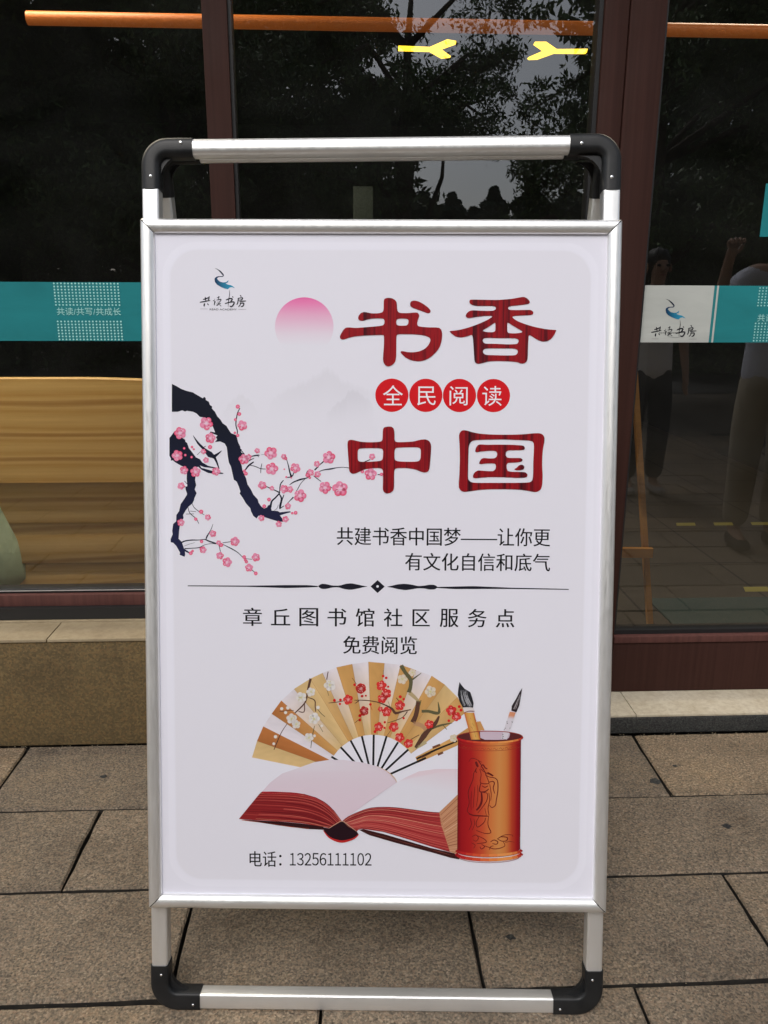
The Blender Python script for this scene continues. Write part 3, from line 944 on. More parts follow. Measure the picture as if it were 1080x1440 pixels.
# plum branch
NAVY = (.010, .012, .028)
def nav(x, y):
    k = min(1, max(0, (y-600)/170)); return (.006+.010*k, .008+.010*k, .018+.04*k)
A = Art(3)
z6 = lambda p: S(230, 530, 8.467, p)
z7 = lambda p: S(330, 600, 9, p)
z9 = lambda p: S(230, 680, 7.2, p)
main = z6([(88, 80), (140, 105), (200, 140), (260, 162), (335, 180), (400, 218), (455, 250), (470, 232), (488, 245), (490, 270), (525, 290), (540, 330), (565, 345), (562, 370), (600, 410), (625, 460), (670, 510), (690, 545), (735, 575), (765, 625), (790, 662), (850, 685)]) + \
    z7([(18, 140), (30, 190), (55, 240), (60, 270), (78, 280), (65, 300), (72, 318), (120, 345), (72, 350), (50, 400), (55, 440), (75, 480), (85, 540), (110, 600), (130, 640), (150, 720), (190, 780), (225, 850), (280, 910), (290, 950), (320, 995), (360, 1025), (395, 1010), (410, 985), (440, 975), (455, 1050), (530, 1055), (560, 1072), (640, 1062), (690, 1058), (700, 1070), (640, 1085), (560, 1110), (590, 1150), (600, 1190), (545, 1190), (480, 1170), (400, 1145), (330, 1120), (290, 1115), (265, 1150), (225, 1120), (195, 1060), (185, 1020), (130, 960), (90, 890), (50, 835), (60, 810), (40, 750), (15, 690), (0, 675)]) + \
    z6([(825, 1215), (810, 1150), (790, 1060), (765, 1010), (750, 920), (740, 830), (715, 785), (660, 760), (600, 768), (625, 735), (610, 710), (630, 690), (600, 678), (540, 655), (548, 642), (602, 655), (580, 600), (545, 520), (480, 478), (420, 470), (380, 430), (340, 410), (265, 398), (245, 407), (210, 393), (160, 410), (88, 411)])
A.poly(main, NAVY, grad=nav)
sec = z6([(60, 720), (85, 690), (120, 640), (180, 700), (245, 740), (250, 765), (270, 780), (290, 840), (330, 890), (375, 950), (420, 970), (450, 1010), (520, 1050), (655, 1080), (640, 1090), (560, 1075), (470, 1065), (420, 1045), (440, 1075), (500, 1090), (570, 1110), (705, 1135), (690, 1145), (600, 1145), (520, 1135), (440, 1095), (400, 1060), (365, 1080), (370, 1180), (365, 1220), (378, 1280), (360, 1330), (383, 1375), (355, 1440)]) + \
    z9([(300, 160), (285, 190), (240, 230), (215, 265), (190, 310), (195, 340), (160, 400), (150, 470), (145, 550), (175, 580), (190, 620), (200, 650), (255, 685), (245, 695), (208, 677), (212, 710), (205, 732), (155, 712), (160, 690), (120, 620), (90, 590), (65, 585), (65, 550), (85, 505), (80, 470), (90, 400), (120, 375), (122, 310), (150, 270), (165, 200), (200, 150), (228, 105)]) + \
    z6([(270, 1380), (255, 1340), (250, 1310), (272, 1290), (265, 1200), (270, 1080), (200, 1050), (130, 1010), (100, 985), (75, 990), (80, 970), (60, 930)])
A.make('plum_branch', poster)
A = Art(4); A.poly(sec, NAVY, grad=nav); A.make('plum_branch', poster)
A = Art(5)
for p, w_ in (
    (z6([(340, 690), (400, 780), (470, 850), (540, 915), (600, 960), (650, 1085)]), [.4, 3, 3.6, 8.5, 3.4, 1.2]), (z6([(680, 870), (630, 912), (580, 945)]), [.6, 3, 5]), (z6([(390, 920), (430, 880)]), .8), (z6([(490, 815), (455, 840)]), 1.2),
    (z6([(895, 365), (868, 420), (852, 500), (848, 570), (866, 640), (858, 690)]), 1.4), (z6([(240, 1230), (270, 1265)]), 1), (z6([(225, 1300), (268, 1300)]), 1.4),
    (z6([(905, 860), (950, 912)]), 1.6),
    (z7([(118, 540), (165, 480), (228, 435)]), 1.9), (z7([(140, 440), (190, 408), (232, 390)]), 1), (z7([(165, 475), (240, 490), (315, 520), (380, 525)]), .9), (z7([(330, 455), (318, 520), (316, 578)]), .9),
    (z7([(200, 365), (260, 352), (300, 350)]), 1.6), (z7([(295, 375), (262, 345)]), .9), (z7([(320, 345), (368, 342)]), .5),
    (z7([(640, 395), (665, 480), (685, 570), (705, 625)]), [.8, 1.4, 2, 3]), (z7([(735, 570), (708, 620), (650, 630)]), 1.4), (z7([(680, 725), (730, 690), (820, 655), (890, 640), (940, 612)]), [.7, 1.6, 2.2, 1.4, 1]),
    (z7([(875, 650), (820, 710), (785, 775), (755, 820)]), .8), (z7([(885, 612), (905, 560), (930, 535)]), 1.6), (z7([(1000, 540), (1050, 490)]), 1.2), (z7([(985, 612), (1075, 680)]), 1.0),
    (z7([(605, 665), (565, 720), (555, 820)]), 1.3), (z7([(370, 735), (430, 765), (490, 790), (560, 825)]), [.8, 1.6, 1.4, 2]), (z7([(555, 830), (500, 890), (455, 935), (440, 1010)]), [2, 2, 2.4, 3]), (z7([(550, 840), (580, 900), (560, 990), (560, 1030)]), 2), (z7([(610, 850), (585, 920), (565, 1020)]), 1.3),
    (z7([(555, 1028), (610, 990)]), 1.4), (z7([(645, 968), (690, 920), (730, 880)]), [.7, 1, 2.2]), (z7([(540, 975), (520, 1025), (485, 1050)]), .5),
    (S(430, 610, 9, [(95, 445), (150, 390), (225, 325)]), [1.4, 1, 1.8]), (S(430, 610, 9, [(150, 468), (210, 445), (300, 432), (370, 418), (460, 410), (535, 420)]), [.8, 1.2, 2, 1, .7, .9]), (S(430, 610, 9, [(85, 520), (180, 590)]), 1.1), (S(430, 610, 9, [(298, 655), (318, 675)]), 1),
    (S(430, 610, 9, [(725, 345), (800, 312)]), 1.6), (S(430, 610, 9, [(895, 503), (945, 500)]), 1.6), (S(430, 610, 9, [(945, 485), (930, 510)]), 1.2),
    (z9([(240, 230), (258, 290), (320, 345), (350, 398)]), .9), (z9([(220, 300), (300, 298)]), .8), (z9([(262, 270), (320, 275)]), .8), (z9([(280, 190), (300, 232), (345, 270), (405, 310)]), .8),
    (z9([(170, 590), (215, 570), (280, 562), (350, 562), (410, 555)]), [2, 1.6, 1.6, 1, 1.2]), (z9([(200, 625), (250, 605), (310, 588)]), .4), (z9([(205, 650), (280, 645), (355, 638), (410, 610), (480, 598), (520, 600)]), [1.4, 1, 1.2, .6, .6, 1]),
    (z9([(410, 555), (470, 580), (540, 600)]), 1.6), (z9([(492, 400), (470, 460), (432, 525), (422, 555)]), [.5, .8, 2, 1.2]), (z9([(590, 590), (680, 578)]), 1.1), (z9([(550, 605), (568, 680)]), 1.2), (z9([(590, 605), (680, 650), (745, 690), (800, 745)]), [.6, 1.5, 1, .8]), (z9([(805, 748), (890, 758)]), .9), (z9([(880, 860), (915, 888)]), 1.4)):
    A.stroke(p, w_*1.15 if not isinstance(w_, list) else w_, NAVY)
A.make('twigs', poster).__setitem__('kind', 'stuff')
A = Art(7)
bl = [(219, 237, 32), (102, 280, 28), (236, 302, 24), (378, 245, 24), (358, 162, 10), (365, 195, 9), (347, 220, 7), (345, 278, 6), (358, 290, 8), (90, 380, 26), (155, 342, 6), (163, 352, 5), (120, 348, 6), (205, 362, 13), (235, 342, 10), (217, 400, 14), (120, 445, 20), (170, 453, 25), (262, 450, 20), (107, 515, 18), (125, 378, 6), (153, 387, 6), (506, 368, 30), (445, 358, 13), (386, 396, 24), (407, 385, 14), (510, 438, 30), (395, 460, 9), (388, 448, 7), (563, 384, 13), (572, 392, 8), (615, 435, 24), (468, 512, 20), (511, 525, 11), (565, 528, 20), (592, 530, 16), (636, 558, 30), (583, 605, 15), (498, 575, 9), (477, 605, 9), (465, 658, 15), (572, 663, 16), (542, 685, 15), (617, 634, 9), (602, 636, 6), (764, 386, 30), (712, 416, 15), (683, 455, 17), (670, 466, 10), (715, 462, 16), (748, 522, 29), (815, 527, 36), (958, 383, 15), (951, 462, 29), (915, 450, 8), (1000, 462, 8), (196, 630, 10), (226, 655, 15), (172, 663, 8), (106, 678, 17), (248, 728, 16), (346, 763, 22), (274, 768, 12), (285, 778, 10), (205, 800, 17), (280, 826, 18), (312, 855, 23), (198, 763, 8), (388, 832, 9), (393, 845, 7), (440, 833, 20), (398, 853, 8), (410, 880, 19), (440, 905, 9), (150, 815, 9), (158, 805, 6), (566, 440, 4), (575, 475, 5), (597, 478, 4), (680, 478, 6)]
rb = random.Random(3)
def blossom(A, x, y, r, deep=(.74, .045, .13), pale=(.78, .30, .46), heart=(.80, .62, .72)):
    if r < 3.3:
        A.disc(x, y, r*.95, deep, 9, pale); return
    a0 = rb.uniform(0, 6.28); li = rb.uniform(0, 6.28)
    for i in range(5):
        a = a0+i*2*math.pi/5
        rr = r*rb.uniform(.40, .50)
        k = .5+.5*math.cos(a-li)
        rim = tuple(deep[j]*(1-k*.75)+pale[j]*k*.75 for j in range(3))
        A.disc(x+.52*r*math.cos(a), y+.52*r*math.sin(a), rr, rim, 10, pale)
    A.up(); A.disc(x, y, r*.34, pale, 8, heart); A.up()
    for i in range(7):
        a = rb.uniform(0, 6.28); d = r*rb.uniform(.25, .6)
        A.stroke([(x, y), (x+d*math.cos(a), y+d*math.sin(a))], r*.07, heart)
        if i < 3:
            a = rb.uniform(0, 6.28); A.disc(x+.6*r*math.cos(a), y+.6*r*math.sin(a), r*.09, heart, 6)
    A.up(-2)
for x, y, r_ in bl: blossom(A, 220+x/3.176, 520+y/3.176, r_/3.176)
A.make('pink_blossoms', poster)

# large red wood-grain characters
def glyph(name, x0, y0, s, outs, lay=11):
    A = Art(lay)
    for o_, hs_ in outs: A.poly(S(x0, y0, s, o_), (.4, 0, 0), [S(x0, y0, s, h) for h in hs_], smooth=2)
    A.make(name, poster, M['redwood'])
glyph('character', 465, 405, 6.75, [([(485, 110), (500, 93), (530, 88), (565, 92), (595, 110), (610, 135), (613, 200), (625, 225), (650, 232), (720, 232), (780, 226), (808, 228), (822, 245), (822, 265), (808, 300), (802, 335), (812, 355), (850, 362), (920, 366), (985, 366), (1015, 370), (1035, 390), (1043, 430), (1038, 490), (1020, 550), (985, 600), (930, 650), (870, 680), (810, 687), (750, 678), (700, 655), (665, 625), (646, 602), (653, 590), (680, 593), (720, 601), (780, 602), (830, 592), (880, 568), (915, 530), (932, 490), (925, 465), (900, 450), (850, 437), (760, 430), (640, 430), (615, 435), (607, 450), (607, 520), (606, 650), (598, 690), (575, 720), (535, 738), (505, 728), (485, 700), (480, 660), (488, 560), (490, 480), (488, 445), (480, 438), (400, 440), (300, 445), (220, 452), (160, 465), (120, 480), (95, 485), (75, 475), (70, 455), (85, 425), (105, 390), (130, 370), (170, 370), (220, 375), (300, 368), (400, 360), (470, 352), (490, 340), (495, 310), (488, 290), (470, 283), (420, 282), (370, 285), (330, 293), (290, 307), (260, 305), (243, 290), (245, 265), (265, 235), (300, 222), (340, 230), (380, 237), (440, 235), (475, 225), (485, 200)],
       [[(610, 290), (640, 283), (700, 283), (722, 295), (720, 330), (705, 350), (640, 352), (610, 345), (603, 318)]]),
      ([(735, 140), (745, 120), (775, 112), (815, 120), (870, 150), (915, 185), (932, 210), (925, 228), (905, 232), (870, 220), (800, 195), (755, 178), (735, 162)], [])])
glyph('character', 625, 405, 6.75, [([(218, 125), (222, 105), (240, 101), (350, 103), (470, 105), (560, 99), (640, 90), (690, 80), (735, 73), (765, 85), (790, 110), (795, 128), (780, 140), (730, 147), (660, 155), (610, 160), (590, 168), (585, 185), (600, 197), (660, 199), (760, 197), (800, 196), (822, 208), (830, 225), (820, 240), (795, 246), (720, 249), (650, 252), (625, 262), (640, 280), (680, 305), (760, 335), (860, 362), (960, 380), (1040, 385), (1049, 387), (1045, 394), (1030, 430), (1000, 470), (960, 493), (920, 496), (870, 480), (820, 448), (785, 430), (781, 500), (778, 660), (765, 690), (735, 706), (705, 702), (680, 690), (600, 683), (500, 680), (410, 683), (350, 700), (310, 710), (280, 700), (270, 680), (262, 560), (252, 430), (210, 445), (150, 460), (100, 455), (65, 435), (36, 408), (32, 402), (40, 399), (110, 392), (200, 370), (300, 335), (390, 295), (440, 262), (430, 253), (370, 254), (300, 262), (240, 273), (205, 277), (183, 262), (190, 235), (215, 212), (250, 202), (320, 206), (400, 208), (450, 205), (472, 190), (470, 170), (450, 160), (380, 160), (290, 161), (245, 152), (225, 140)],
       [[(340, 395), (400, 360), (460, 318), (468, 320), (468, 400), (440, 410), (380, 408)], [(580, 318), (590, 318), (640, 350), (733, 402), (705, 415), (640, 420), (590, 416), (580, 400)], [(345, 490), (355, 468), (385, 461), (500, 464), (660, 464), (688, 475), (690, 500), (675, 520), (600, 524), (450, 518), (365, 518)], [(347, 595), (358, 570), (385, 561), (520, 561), (650, 561), (680, 575), (683, 600), (665, 625), (600, 629), (450, 626), (370, 624)]])])
glyph('character', 475, 590, 7.2, [([(443, 90), (455, 68), (490, 60), (530, 60), (555, 80), (562, 130), (562, 190), (570, 210), (590, 218), (680, 216), (760, 210), (820, 193), (870, 187), (910, 200), (935, 240), (932, 330), (920, 480), (905, 515), (870, 525), (830, 515), (770, 490), (690, 478), (600, 478), (570, 485), (560, 510), (560, 680), (550, 710), (520, 732), (485, 738), (460, 725), (445, 700), (447, 600), (447, 510), (440, 490), (410, 478), (330, 482), (260, 492), (210, 515), (170, 535), (130, 538), (105, 515), (100, 450), (90, 320), (85, 240), (90, 205), (115, 194), (150, 198), (220, 215), (300, 220), (390, 217), (430, 210), (441, 190)],
       [[(190, 300), (205, 283), (260, 278), (400, 277), (440, 285), (448, 310), (445, 385), (430, 405), (380, 412), (280, 418), (210, 416), (190, 400)], [(562, 300), (575, 275), (620, 270), (790, 267), (820, 275), (830, 300), (828, 385), (810, 410), (760, 416), (650, 415), (590, 410), (563, 395)]])])
glyph('character', 635, 590, 7.714, [([(68, 170), (75, 130), (100, 105), (130, 101), (165, 108), (210, 123), (300, 140), (420, 148), (560, 150), (700, 148), (800, 142), (880, 133), (950, 132), (985, 148), (1002, 180), (1000, 230), (985, 300), (978, 400), (978, 500), (985, 600), (980, 700), (965, 745), (930, 768), (895, 772), (840, 760), (740, 745), (600, 740), (430, 740), (300, 747), (200, 762), (130, 772), (95, 760), (72, 730), (68, 680), (75, 600), (80, 400), (75, 260)],
       [[(175, 280), (190, 240), (215, 215), (260, 207), (500, 199), (700, 205), (830, 210), (870, 220), (885, 245), (887, 300), (880, 450), (880, 600), (870, 650), (840, 668), (700, 672), (500, 672), (250, 673), (200, 665), (172, 635), (170, 600), (172, 400)]]),
      ([(245, 325), (255, 290), (275, 262), (300, 255), (380, 260), (500, 257), (640, 258), (740, 264), (775, 268), (790, 295), (780, 313), (740, 317), (650, 317), (600, 320), (580, 340), (580, 375), (595, 398), (640, 402), (700, 402), (745, 402), (768, 422), (750, 442), (700, 450), (640, 453), (600, 455), (588, 480), (592, 520), (605, 545), (650, 552), (740, 553), (795, 555), (820, 580), (815, 605), (785, 617), (700, 617), (560, 610), (420, 608), (320, 615), (260, 623), (225, 618), (222, 595), (240, 560), (275, 537), (320, 540), (400, 545), (445, 545), (468, 525), (475, 490), (465, 465), (430, 460), (360, 462), (310, 470), (288, 465), (295, 440), (315, 410), (345, 402), (400, 408), (455, 407), (480, 390), (488, 360), (480, 335), (455, 323), (400, 323), (320, 330), (270, 340), (250, 338)], []),
      ([(675, 520), (700, 510), (720, 485), (745, 473), (775, 480), (785, 502), (775, 525), (740, 535), (700, 536), (678, 530)], [])])

# four red discs with characters
A = Art(3)
DR = (.60, .008, .014)
WHT = mat('white_print', (.80, .77, .82), .5, Specular_IOR_Level=.2)
for x in (549, 596.8, 644.3, 692.3): A.disc(x, 554.4, 23.4, DR, 40)
A.make('red_discs', poster)
for ch, x0, x1, y0, y1 in (('全', 536.5, 564.5, 540.5, 568.5), ('民', 584.8, 610.8, 542, 568.5), ('阅', 630.3, 655.8, 541.5, 568.5), ('读', 676.5, 704, 541, 569)):
    ptext('white_character', ch, x0, y0, x1, y1, WHT, 5)
# text lines
ptext('lettering', '共建书香中国梦——让你更', 472.5, 740.5, 774, 766, dy=.7, bold=.018)
ptext('lettering', '有文化自信和底气', 569, 776.5, 774, 801.5, dy=.4, bold=.018)
row = '章丘图书馆社区服务点'
for i, ch in enumerate(row):
    xc = 354 + (711-354)*i/9
    hw = {'丘': 13.3, '区': 12}.get(ch, 13.0)
    yc = 866.2 + 2.2*i/9
    hh = {'丘': 11.8, '区': 12}.get(ch, 12.9)
    ptext('lettering', ch, xc-hw, yc-hh, xc+hw, yc+hh, bold=.022)
ptext('lettering', '免费阅览', 482, 893.5, 586, 919, dy=.2, bold=.022)
ptext('lettering', '电话：', 351, 1198, 396, 1220, bold=.018)
for i, ch in enumerate('１３２５６１１１１０２'):
    xc = 412 + 10.68*i; hw = 4.1 if ch == '１' else 4.6
    ptext('lettering', ch, xc-hw, 1200.6+.06*i, xc+hw, 1218.4+.06*i, bold=.018)
# divider
A = Art(3)
A.stroke([(263, 822.5), (345, 823), (400, 823.5), (430, 823.2), (446, 823.4)], [1.2, 1.6, 4.2, 3.4, 1.4], (.012, .012, .02))
A.poly(S(410, 800, 4.5, [(160, 104), (185, 88), (215, 90), (255, 100), (300, 100), (340, 88), (375, 85), (410, 92), (450, 101), (482, 105), (450, 110), (410, 120), (370, 127), (330, 122), (290, 110), (250, 112), (215, 121), (185, 121)]), (.012, .012, .02), smooth=1)
A.poly(S(410, 800, 4.5, [(597, 107), (630, 101), (670, 91), (715, 88), (755, 93), (800, 103), (840, 100), (870, 94), (905, 95), (925, 110), (905, 124), (870, 125), (840, 118), (800, 116), (755, 124), (715, 129), (670, 122), (630, 112)]), (.012, .012, .02), smooth=1)
A.poly(S(410, 800, 4.5, [(496, 105), (541, 65), (586, 106), (541, 147)]), (.012, .012, .02))
A.stroke([(614, 824.8), (640, 825.2), (668, 825), (720, 826), (801, 827.5)], [1.3, 3.6, 4, 1.8, 1.2], (.012, .012, .02))
A.up(); A.disc(530.2, 823.3, 1.8, (.75, .73, .8))
A.make('divider_ornament', poster)

# folding fan
A = Art(3)
FC = (525, 1100)
outerp = [(354, 1064.8), (361, 1041.5), (369.7, 1021), (381.5, 1003), (394.9, 984.5), (413, 968), (435.8, 953.5), (453, 945.5), (472.8, 937.6), (494.8, 932.9), (517.8, 929.8), (540.5, 931.7), (563.3, 934), (585, 941.7), (607.5, 949.7), (625.8, 962), (644, 980), (657, 1001)]
GOLD, COP, PAL, WHI = (.55, .30, .10), (.42, .15, .045), (.62, .43, .20), (.69, .64, .69)
sched = [(PAL, PAL), (COP, COP), (WHI, WHI), (COP, GOLD), (WHI, PAL), (PAL, PAL), (PAL, GOLD), (WHI, PAL), (GOLD, GOLD), (WHI, PAL), (GOLD, GOLD), (WHI, PAL), (GOLD, GOLD), (WHI, PAL), (GOLD, GOLD), (PAL, GOLD), (GOLD, PAL)]
def inner(p, r=67):
    d = Vector((p[0]-FC[0], p[1]-FC[1])).normalized()
    if r == 67 and p[1] > 1030: r = 78
    return FC[0]+d.x*r, FC[1]+d.y*r
rf = random.Random(5)
for i, (co_, ci_) in enumerate(sched):
    a, b = outerp[i], outerp[i+1]
    ia, ib = inner(a), inner(b)
    def fn(u, v, a=a, b=b, ia=ia, ib=ib):
        ox, oy = a[0]*(1-u)+b[0]*u, a[1]*(1-u)+b[1]*u
        jx, jy = ia[0]*(1-u)+ib[0]*u, ia[1]*(1-u)+ib[1]*u
        return ox*(1-v)+jx*v, oy*(1-v)+jy*v
    def cf(u, v, co_=co_, ci_=ci_, i=i):
        k = v**.8; s_ = 1 + (.10 if i % 2 else -.06)*(u-.5)*2 + rf.uniform(-.045, .045)
        return tuple((co_[j]*(1-k)+ci_[j]*k)*s_ for j in range(3))
    A.grid(fn, 5, 14, cf)
# last closed fold on the right
last = S(500, 925, 6, [(510, 840), (700, 740), (860, 655), (1040, 535), (1075, 590), (1070, 640), (860, 745), (700, 815), (530, 890)])
A.poly(last, GOLD, grad=lambda x, y: tuple(c*(.75+.5*((x*7+y*5) % 11)/11) for c in GOLD))
A.up()
for p in outerp[1:]:
    A.stroke([p, inner(p)], .5, (.36, .19, .07))
A.stroke(S(500, 925, 6, [(520, 855), (690, 775), (865, 705)]), [2.6, 2.8, 2.2], (.02, .015, .012))
for a, b in (((655, 760), (720, 735)), ((700, 820), (745, 800)), ((560, 840), (640, 800))):
    A.stroke(S(500, 925, 6, [a, b]), 5, (.16, .06, .03))
# ribs
for p in [(466, 1064), (479, 1050.5), (493, 1041), (509, 1035), (525.8, 1033), (544, 1035), (560.3, 1043.7), (575, 1054), (600, 1066)]:
    q = (FC[0]+(p[0]-FC[0])*.18, FC[1]+(p[1]-FC[1])*.18)
    A.stroke([p, q], 2.9, (.012, .012, .014), taper=False)
# painted boughs
A.up()
z2 = lambda p: S(350, 925, 6.353, p)
z3 = lambda p: S(500, 925, 6, p)
BR, OL = (.10, .045, .03), (.11, .10, .05)
for p, w_, c in ((z2([(548, 180), (525, 280), (510, 370), (480, 420), (408, 490)]), [3.6, 3, 2, 2, 1.6], BR), (z2([(268, 478), (340, 468), (400, 465)]), 1, BR), (z2([(495, 410), (490, 480), (440, 475)]), 1.6, BR),
                 (z2([(525, 350), (585, 375), (590, 430), (595, 478)]), 1.6, BR), (z2([(600, 440), (640, 490), (680, 525)]), 1, OL), (z2([(340, 585), (290, 660), (250, 750), (222, 820)]), [.8, 1, 1.4, 1], BR),
                 (z2([(585, 605), (565, 700), (552, 805)]), 1.2, OL), (z2([(620, 590), (660, 660)]), 1, OL), (z2([(705, 118), (692, 190)]), 2, BR), (z2([(690, 265), (712, 335)]), 1, OL),
                 (z2([(710, 400), (800, 390), (870, 375)]), 1.1, BR), (z2([(920, 175), (960, 230)]), 1, BR), (z2([(940, 375), (1000, 375), (1075, 380)]), 1.1, BR), (z2([(945, 580), (1000, 535)]), 1, BR), (z2([(945, 405), (990, 372)]), .8, BR),
                 (z3([(0, 355), (80, 355), (180, 370), (260, 400), (310, 430), (340, 465), (400, 450), (470, 435)]), [1, 1.2, 1.4, 2, 3.5, 4, 2, 1.4], BR), (z3([(0, 380), (30, 360)]), 1, BR), (z3([(345, 335), (405, 410)]), 1.8, BR), (z3([(275, 365), (295, 420)]), .8, OL),
                 (z3([(440, 450), (400, 500), (330, 530), (270, 548)]), [1.6, 1.2, 1, .8], BR), (z3([(300, 610), (265, 660)]), .9, BR), (z3([(235, 100), (235, 150)]), .8, OL), (z3([(120, 380), (140, 440)]), 1, (.5, .03, .03)),
                 (z3([(385, 60), (420, 120), (465, 180), (465, 240), (450, 290)]), [6, 5, 5.5, 5, 6], OL), (z3([(480, 180), (555, 125)]), [2.6, .8], OL), (z3([(455, 290), (500, 330), (540, 370)]), [6, 5, 3], (.42, .32, .17)),
                 (z3([(530, 360), (525, 420), (510, 490), (485, 545)]), [5, 6.5, 6.5, 7.5], BR), (z3([(555, 355), (545, 400)]), 2, OL), (z3([(490, 550), (560, 570), (600, 610)]), [5, 6, 5], (.45, .25, .13)),
                 (z3([(560, 450), (620, 450), (680, 465), (710, 455), (700, 370)]), [4, 4, 4.5, 4, .8], OL), (z3([(710, 490), (680, 550), (620, 610), (580, 660), (510, 760)]), [2, 5.5, 6.5, 8, 4], BR), (z3([(640, 600), (720, 570), (820, 550)]), [3, 3, 1], OL), (z3([(745, 570), (775, 605)]), 1.6, OL),
                 (z3([(600, 710), (550, 740), (510, 765)]), [5, 5, 3], (.44, .36, .2)), (z3([(470, 690), (540, 650)]), 1.6, BR)):
    A.stroke(p, w_, c)
A.up()

RD, RP, RH = (.60, .012, .014), (.66, .05, .045), (.74, .38, .36)
for p, r_ in ((z2([(998, 270)]), 48), (z2([(886, 370)]), 48), (z2([(1030, 472)]), 44)):
    blossom(A, *p[0], r_/6.353, RD, RP, RH); A.up(0)
for p, r_ in (([(45, 255)], 48), ([(218, 230)], 48), ([(260, 300)], 46), ([(225, 340)], 44), ([(72, 445)], 44), ([(262, 455)], 44), ([(375, 400)], 46), ([(198, 582)], 42), ([(325, 582)], 46), ([(375, 672)], 44), ([(450, 722)], 42), ([(625, 560)], 42), ([(812, 445)], 48), ([(855, 495)], 44), ([(210, 430)], 24)):
    blossom(A, *z3(p)[0], r_/6, RD, RP, RH)
for p, r_ in (([(232, 150)], 12), ([(258, 165)], 12), ([(275, 240)], 10), ([(52, 320)], 11), ([(86, 316)], 9), ([(125, 390)], 12), ([(38, 485)], 14), ([(36, 522)], 12), ([(248, 542)], 11), ([(246, 590)], 10), ([(165, 622)], 13), ([(378, 326)], 14), ([(408, 346)], 11), ([(408, 508)], 10), ([(880, 410)], 13), ([(895, 440)], 13), ([(792, 530)], 12)):
    A.disc(*z3(p)[0], r_/6, RD, 8)
for p, r_ in (([(943, 237)], 13), ([(1012, 338)], 12), ([(1045, 335)], 9), ([(762, 376)], 14), ([(816, 372)], 13), ([(812, 408)], 11), ([(990, 515)], 13), ([(990, 555)], 11)):
    A.disc(*z2(p)[0], r_/6.353, RD, 8)
WD, WP, WH = (.66, .60, .55), (.72, .69, .68), (.60, .55, .25)
for p, r_ in (([(378, 540)], 50), ([(420, 590)], 42), ([(580, 540)], 56), ([(465, 350)], 52), ([(550, 300)], 44), ([(720, 240)], 56), ([(535, 710)], 44), ([(290, 450)], 16), ([(325, 485)], 16), ([(345, 442)], 18), ([(236, 702)], 17), ([(220, 765)], 14), ([(615, 440)], 18), ([(585, 695)], 14), ([(650, 605)], 13)):
    blossom(A, *z2(p)[0], r_/6.353, WD, WP, WH)
for p, r_ in (([(397, 178)], 46), ([(480, 120)], 34), ([(635, 283)], 52), ([(835, 680)], 36)):
    blossom(A, *z3(p)[0], r_/6, (.62, .50, .36), (.70, .62, .52), WH)
A.make('folding_fan', poster)

# open book
A = Art(10)
q4 = lambda p: S(325, 1060, 6, p)
q5 = lambda p: S(490, 1060, 6, p)
pageL = q4([(260, 318), (330, 240), (430, 165), (560, 120), (700, 70), (830, 50), (950, 50)]) + q5([(60, 65), (130, 75), (240, 105), (330, 150), (390, 205), (413, 245), (300, 320), (130, 440), (0, 535), (-50, 575)]) + q4([(870, 480), (800, 415), (720, 370), (620, 340), (500, 325), (350, 318)])
def pg(x, y):
    k = math.exp(-((x-455)**2/1800+(y-1085)**2/260)); k2 = min(1, max(0, (y-1075)/60))
    return tuple((.66, .57, .64)[i]*(1-k)+(.70, .70, .76)[i]*k + (.0, -.03, -.02)[i]*k2 for i in range(3))
# fan the page fill from an inner point so that the tint varies inside
A.poly(pageL, None, grad=pg)
A.stroke(q5([(240, 105), (330, 150), (390, 205), (413, 245)]), [.4, 1.2, 1.6, .6], (.62, .40, .24))
pageR = q5([(413, 245), (490, 200), (600, 150), (750, 130), (935, 130), (935, 350), (775, 500), (680, 495), (500, 470), (350, 455), (200, 460), (100, 490), (0, 535)])
A.poly(pageR, None, grad=lambda x, y: (.70, .68, .75) if y > 1095 else (.70, .58, .64))
A.up()
RB = (.24, .018, .020)
blockL = q4([(65, 550), (150, 445), (240, 335), (260, 318), (350, 318), (500, 325), (620, 340), (720, 370), (800, 415), (870, 480), (940, 575), (830, 632), (750, 615), (600, 590), (400, 570), (200, 562)])
A.poly(blockL, RB)
blockR = q5([(-50, 575), (0, 535), (100, 490), (200, 460), (350, 455), (500, 470), (680, 495), (775, 500), (790, 600), (830, 720), (870, 840), (700, 790), (500, 725), (300, 665), (100, 635), (75, 660), (0, 620)])
A.poly(blockR, (.36, .035, .035))
A.poly(q5([(775, 500), (935, 345), (935, 860), (905, 850), (868, 838), (830, 720), (790, 600)]), (.50, .24, .13))
A.up()
rs = random.Random(11)
for i in range(26):
    f = (i+.5)/26 + rs.uniform(-.012, .012)
    top = [(250, 322), (350, 318), (500, 325), (620, 340), (720, 370), (800, 415), (870, 480), (935, 570)]
    bot = [(70, 548), (200, 562), (400, 572), (520, 582), (620, 592), (700, 606), (770, 618), (835, 628)]
    pts = [(a[0]*(1-f)+b[0]*f, a[1]*(1-f)+b[1]*f + rs.uniform(-3, 3)) for a, b in zip(top, bot)]
    c = rs.choice([(.50, .10, .08), (.13, .008, .012), (.42, .06, .05), (.10, .006, .01), (.55, .20, .13)])
    i0 = rs.choice((0, 0, 1, 2)); A.stroke(q4(pts[i0:]), rs.uniform(.5, 1.0), c)
A.stroke(q4([(260, 326), (500, 334), (620, 350), (720, 382), (800, 428), (870, 492), (935, 575)]), [2.6, 3.2, 2.6, 2, 1.6, 1, .6], (.46, .03, .04))
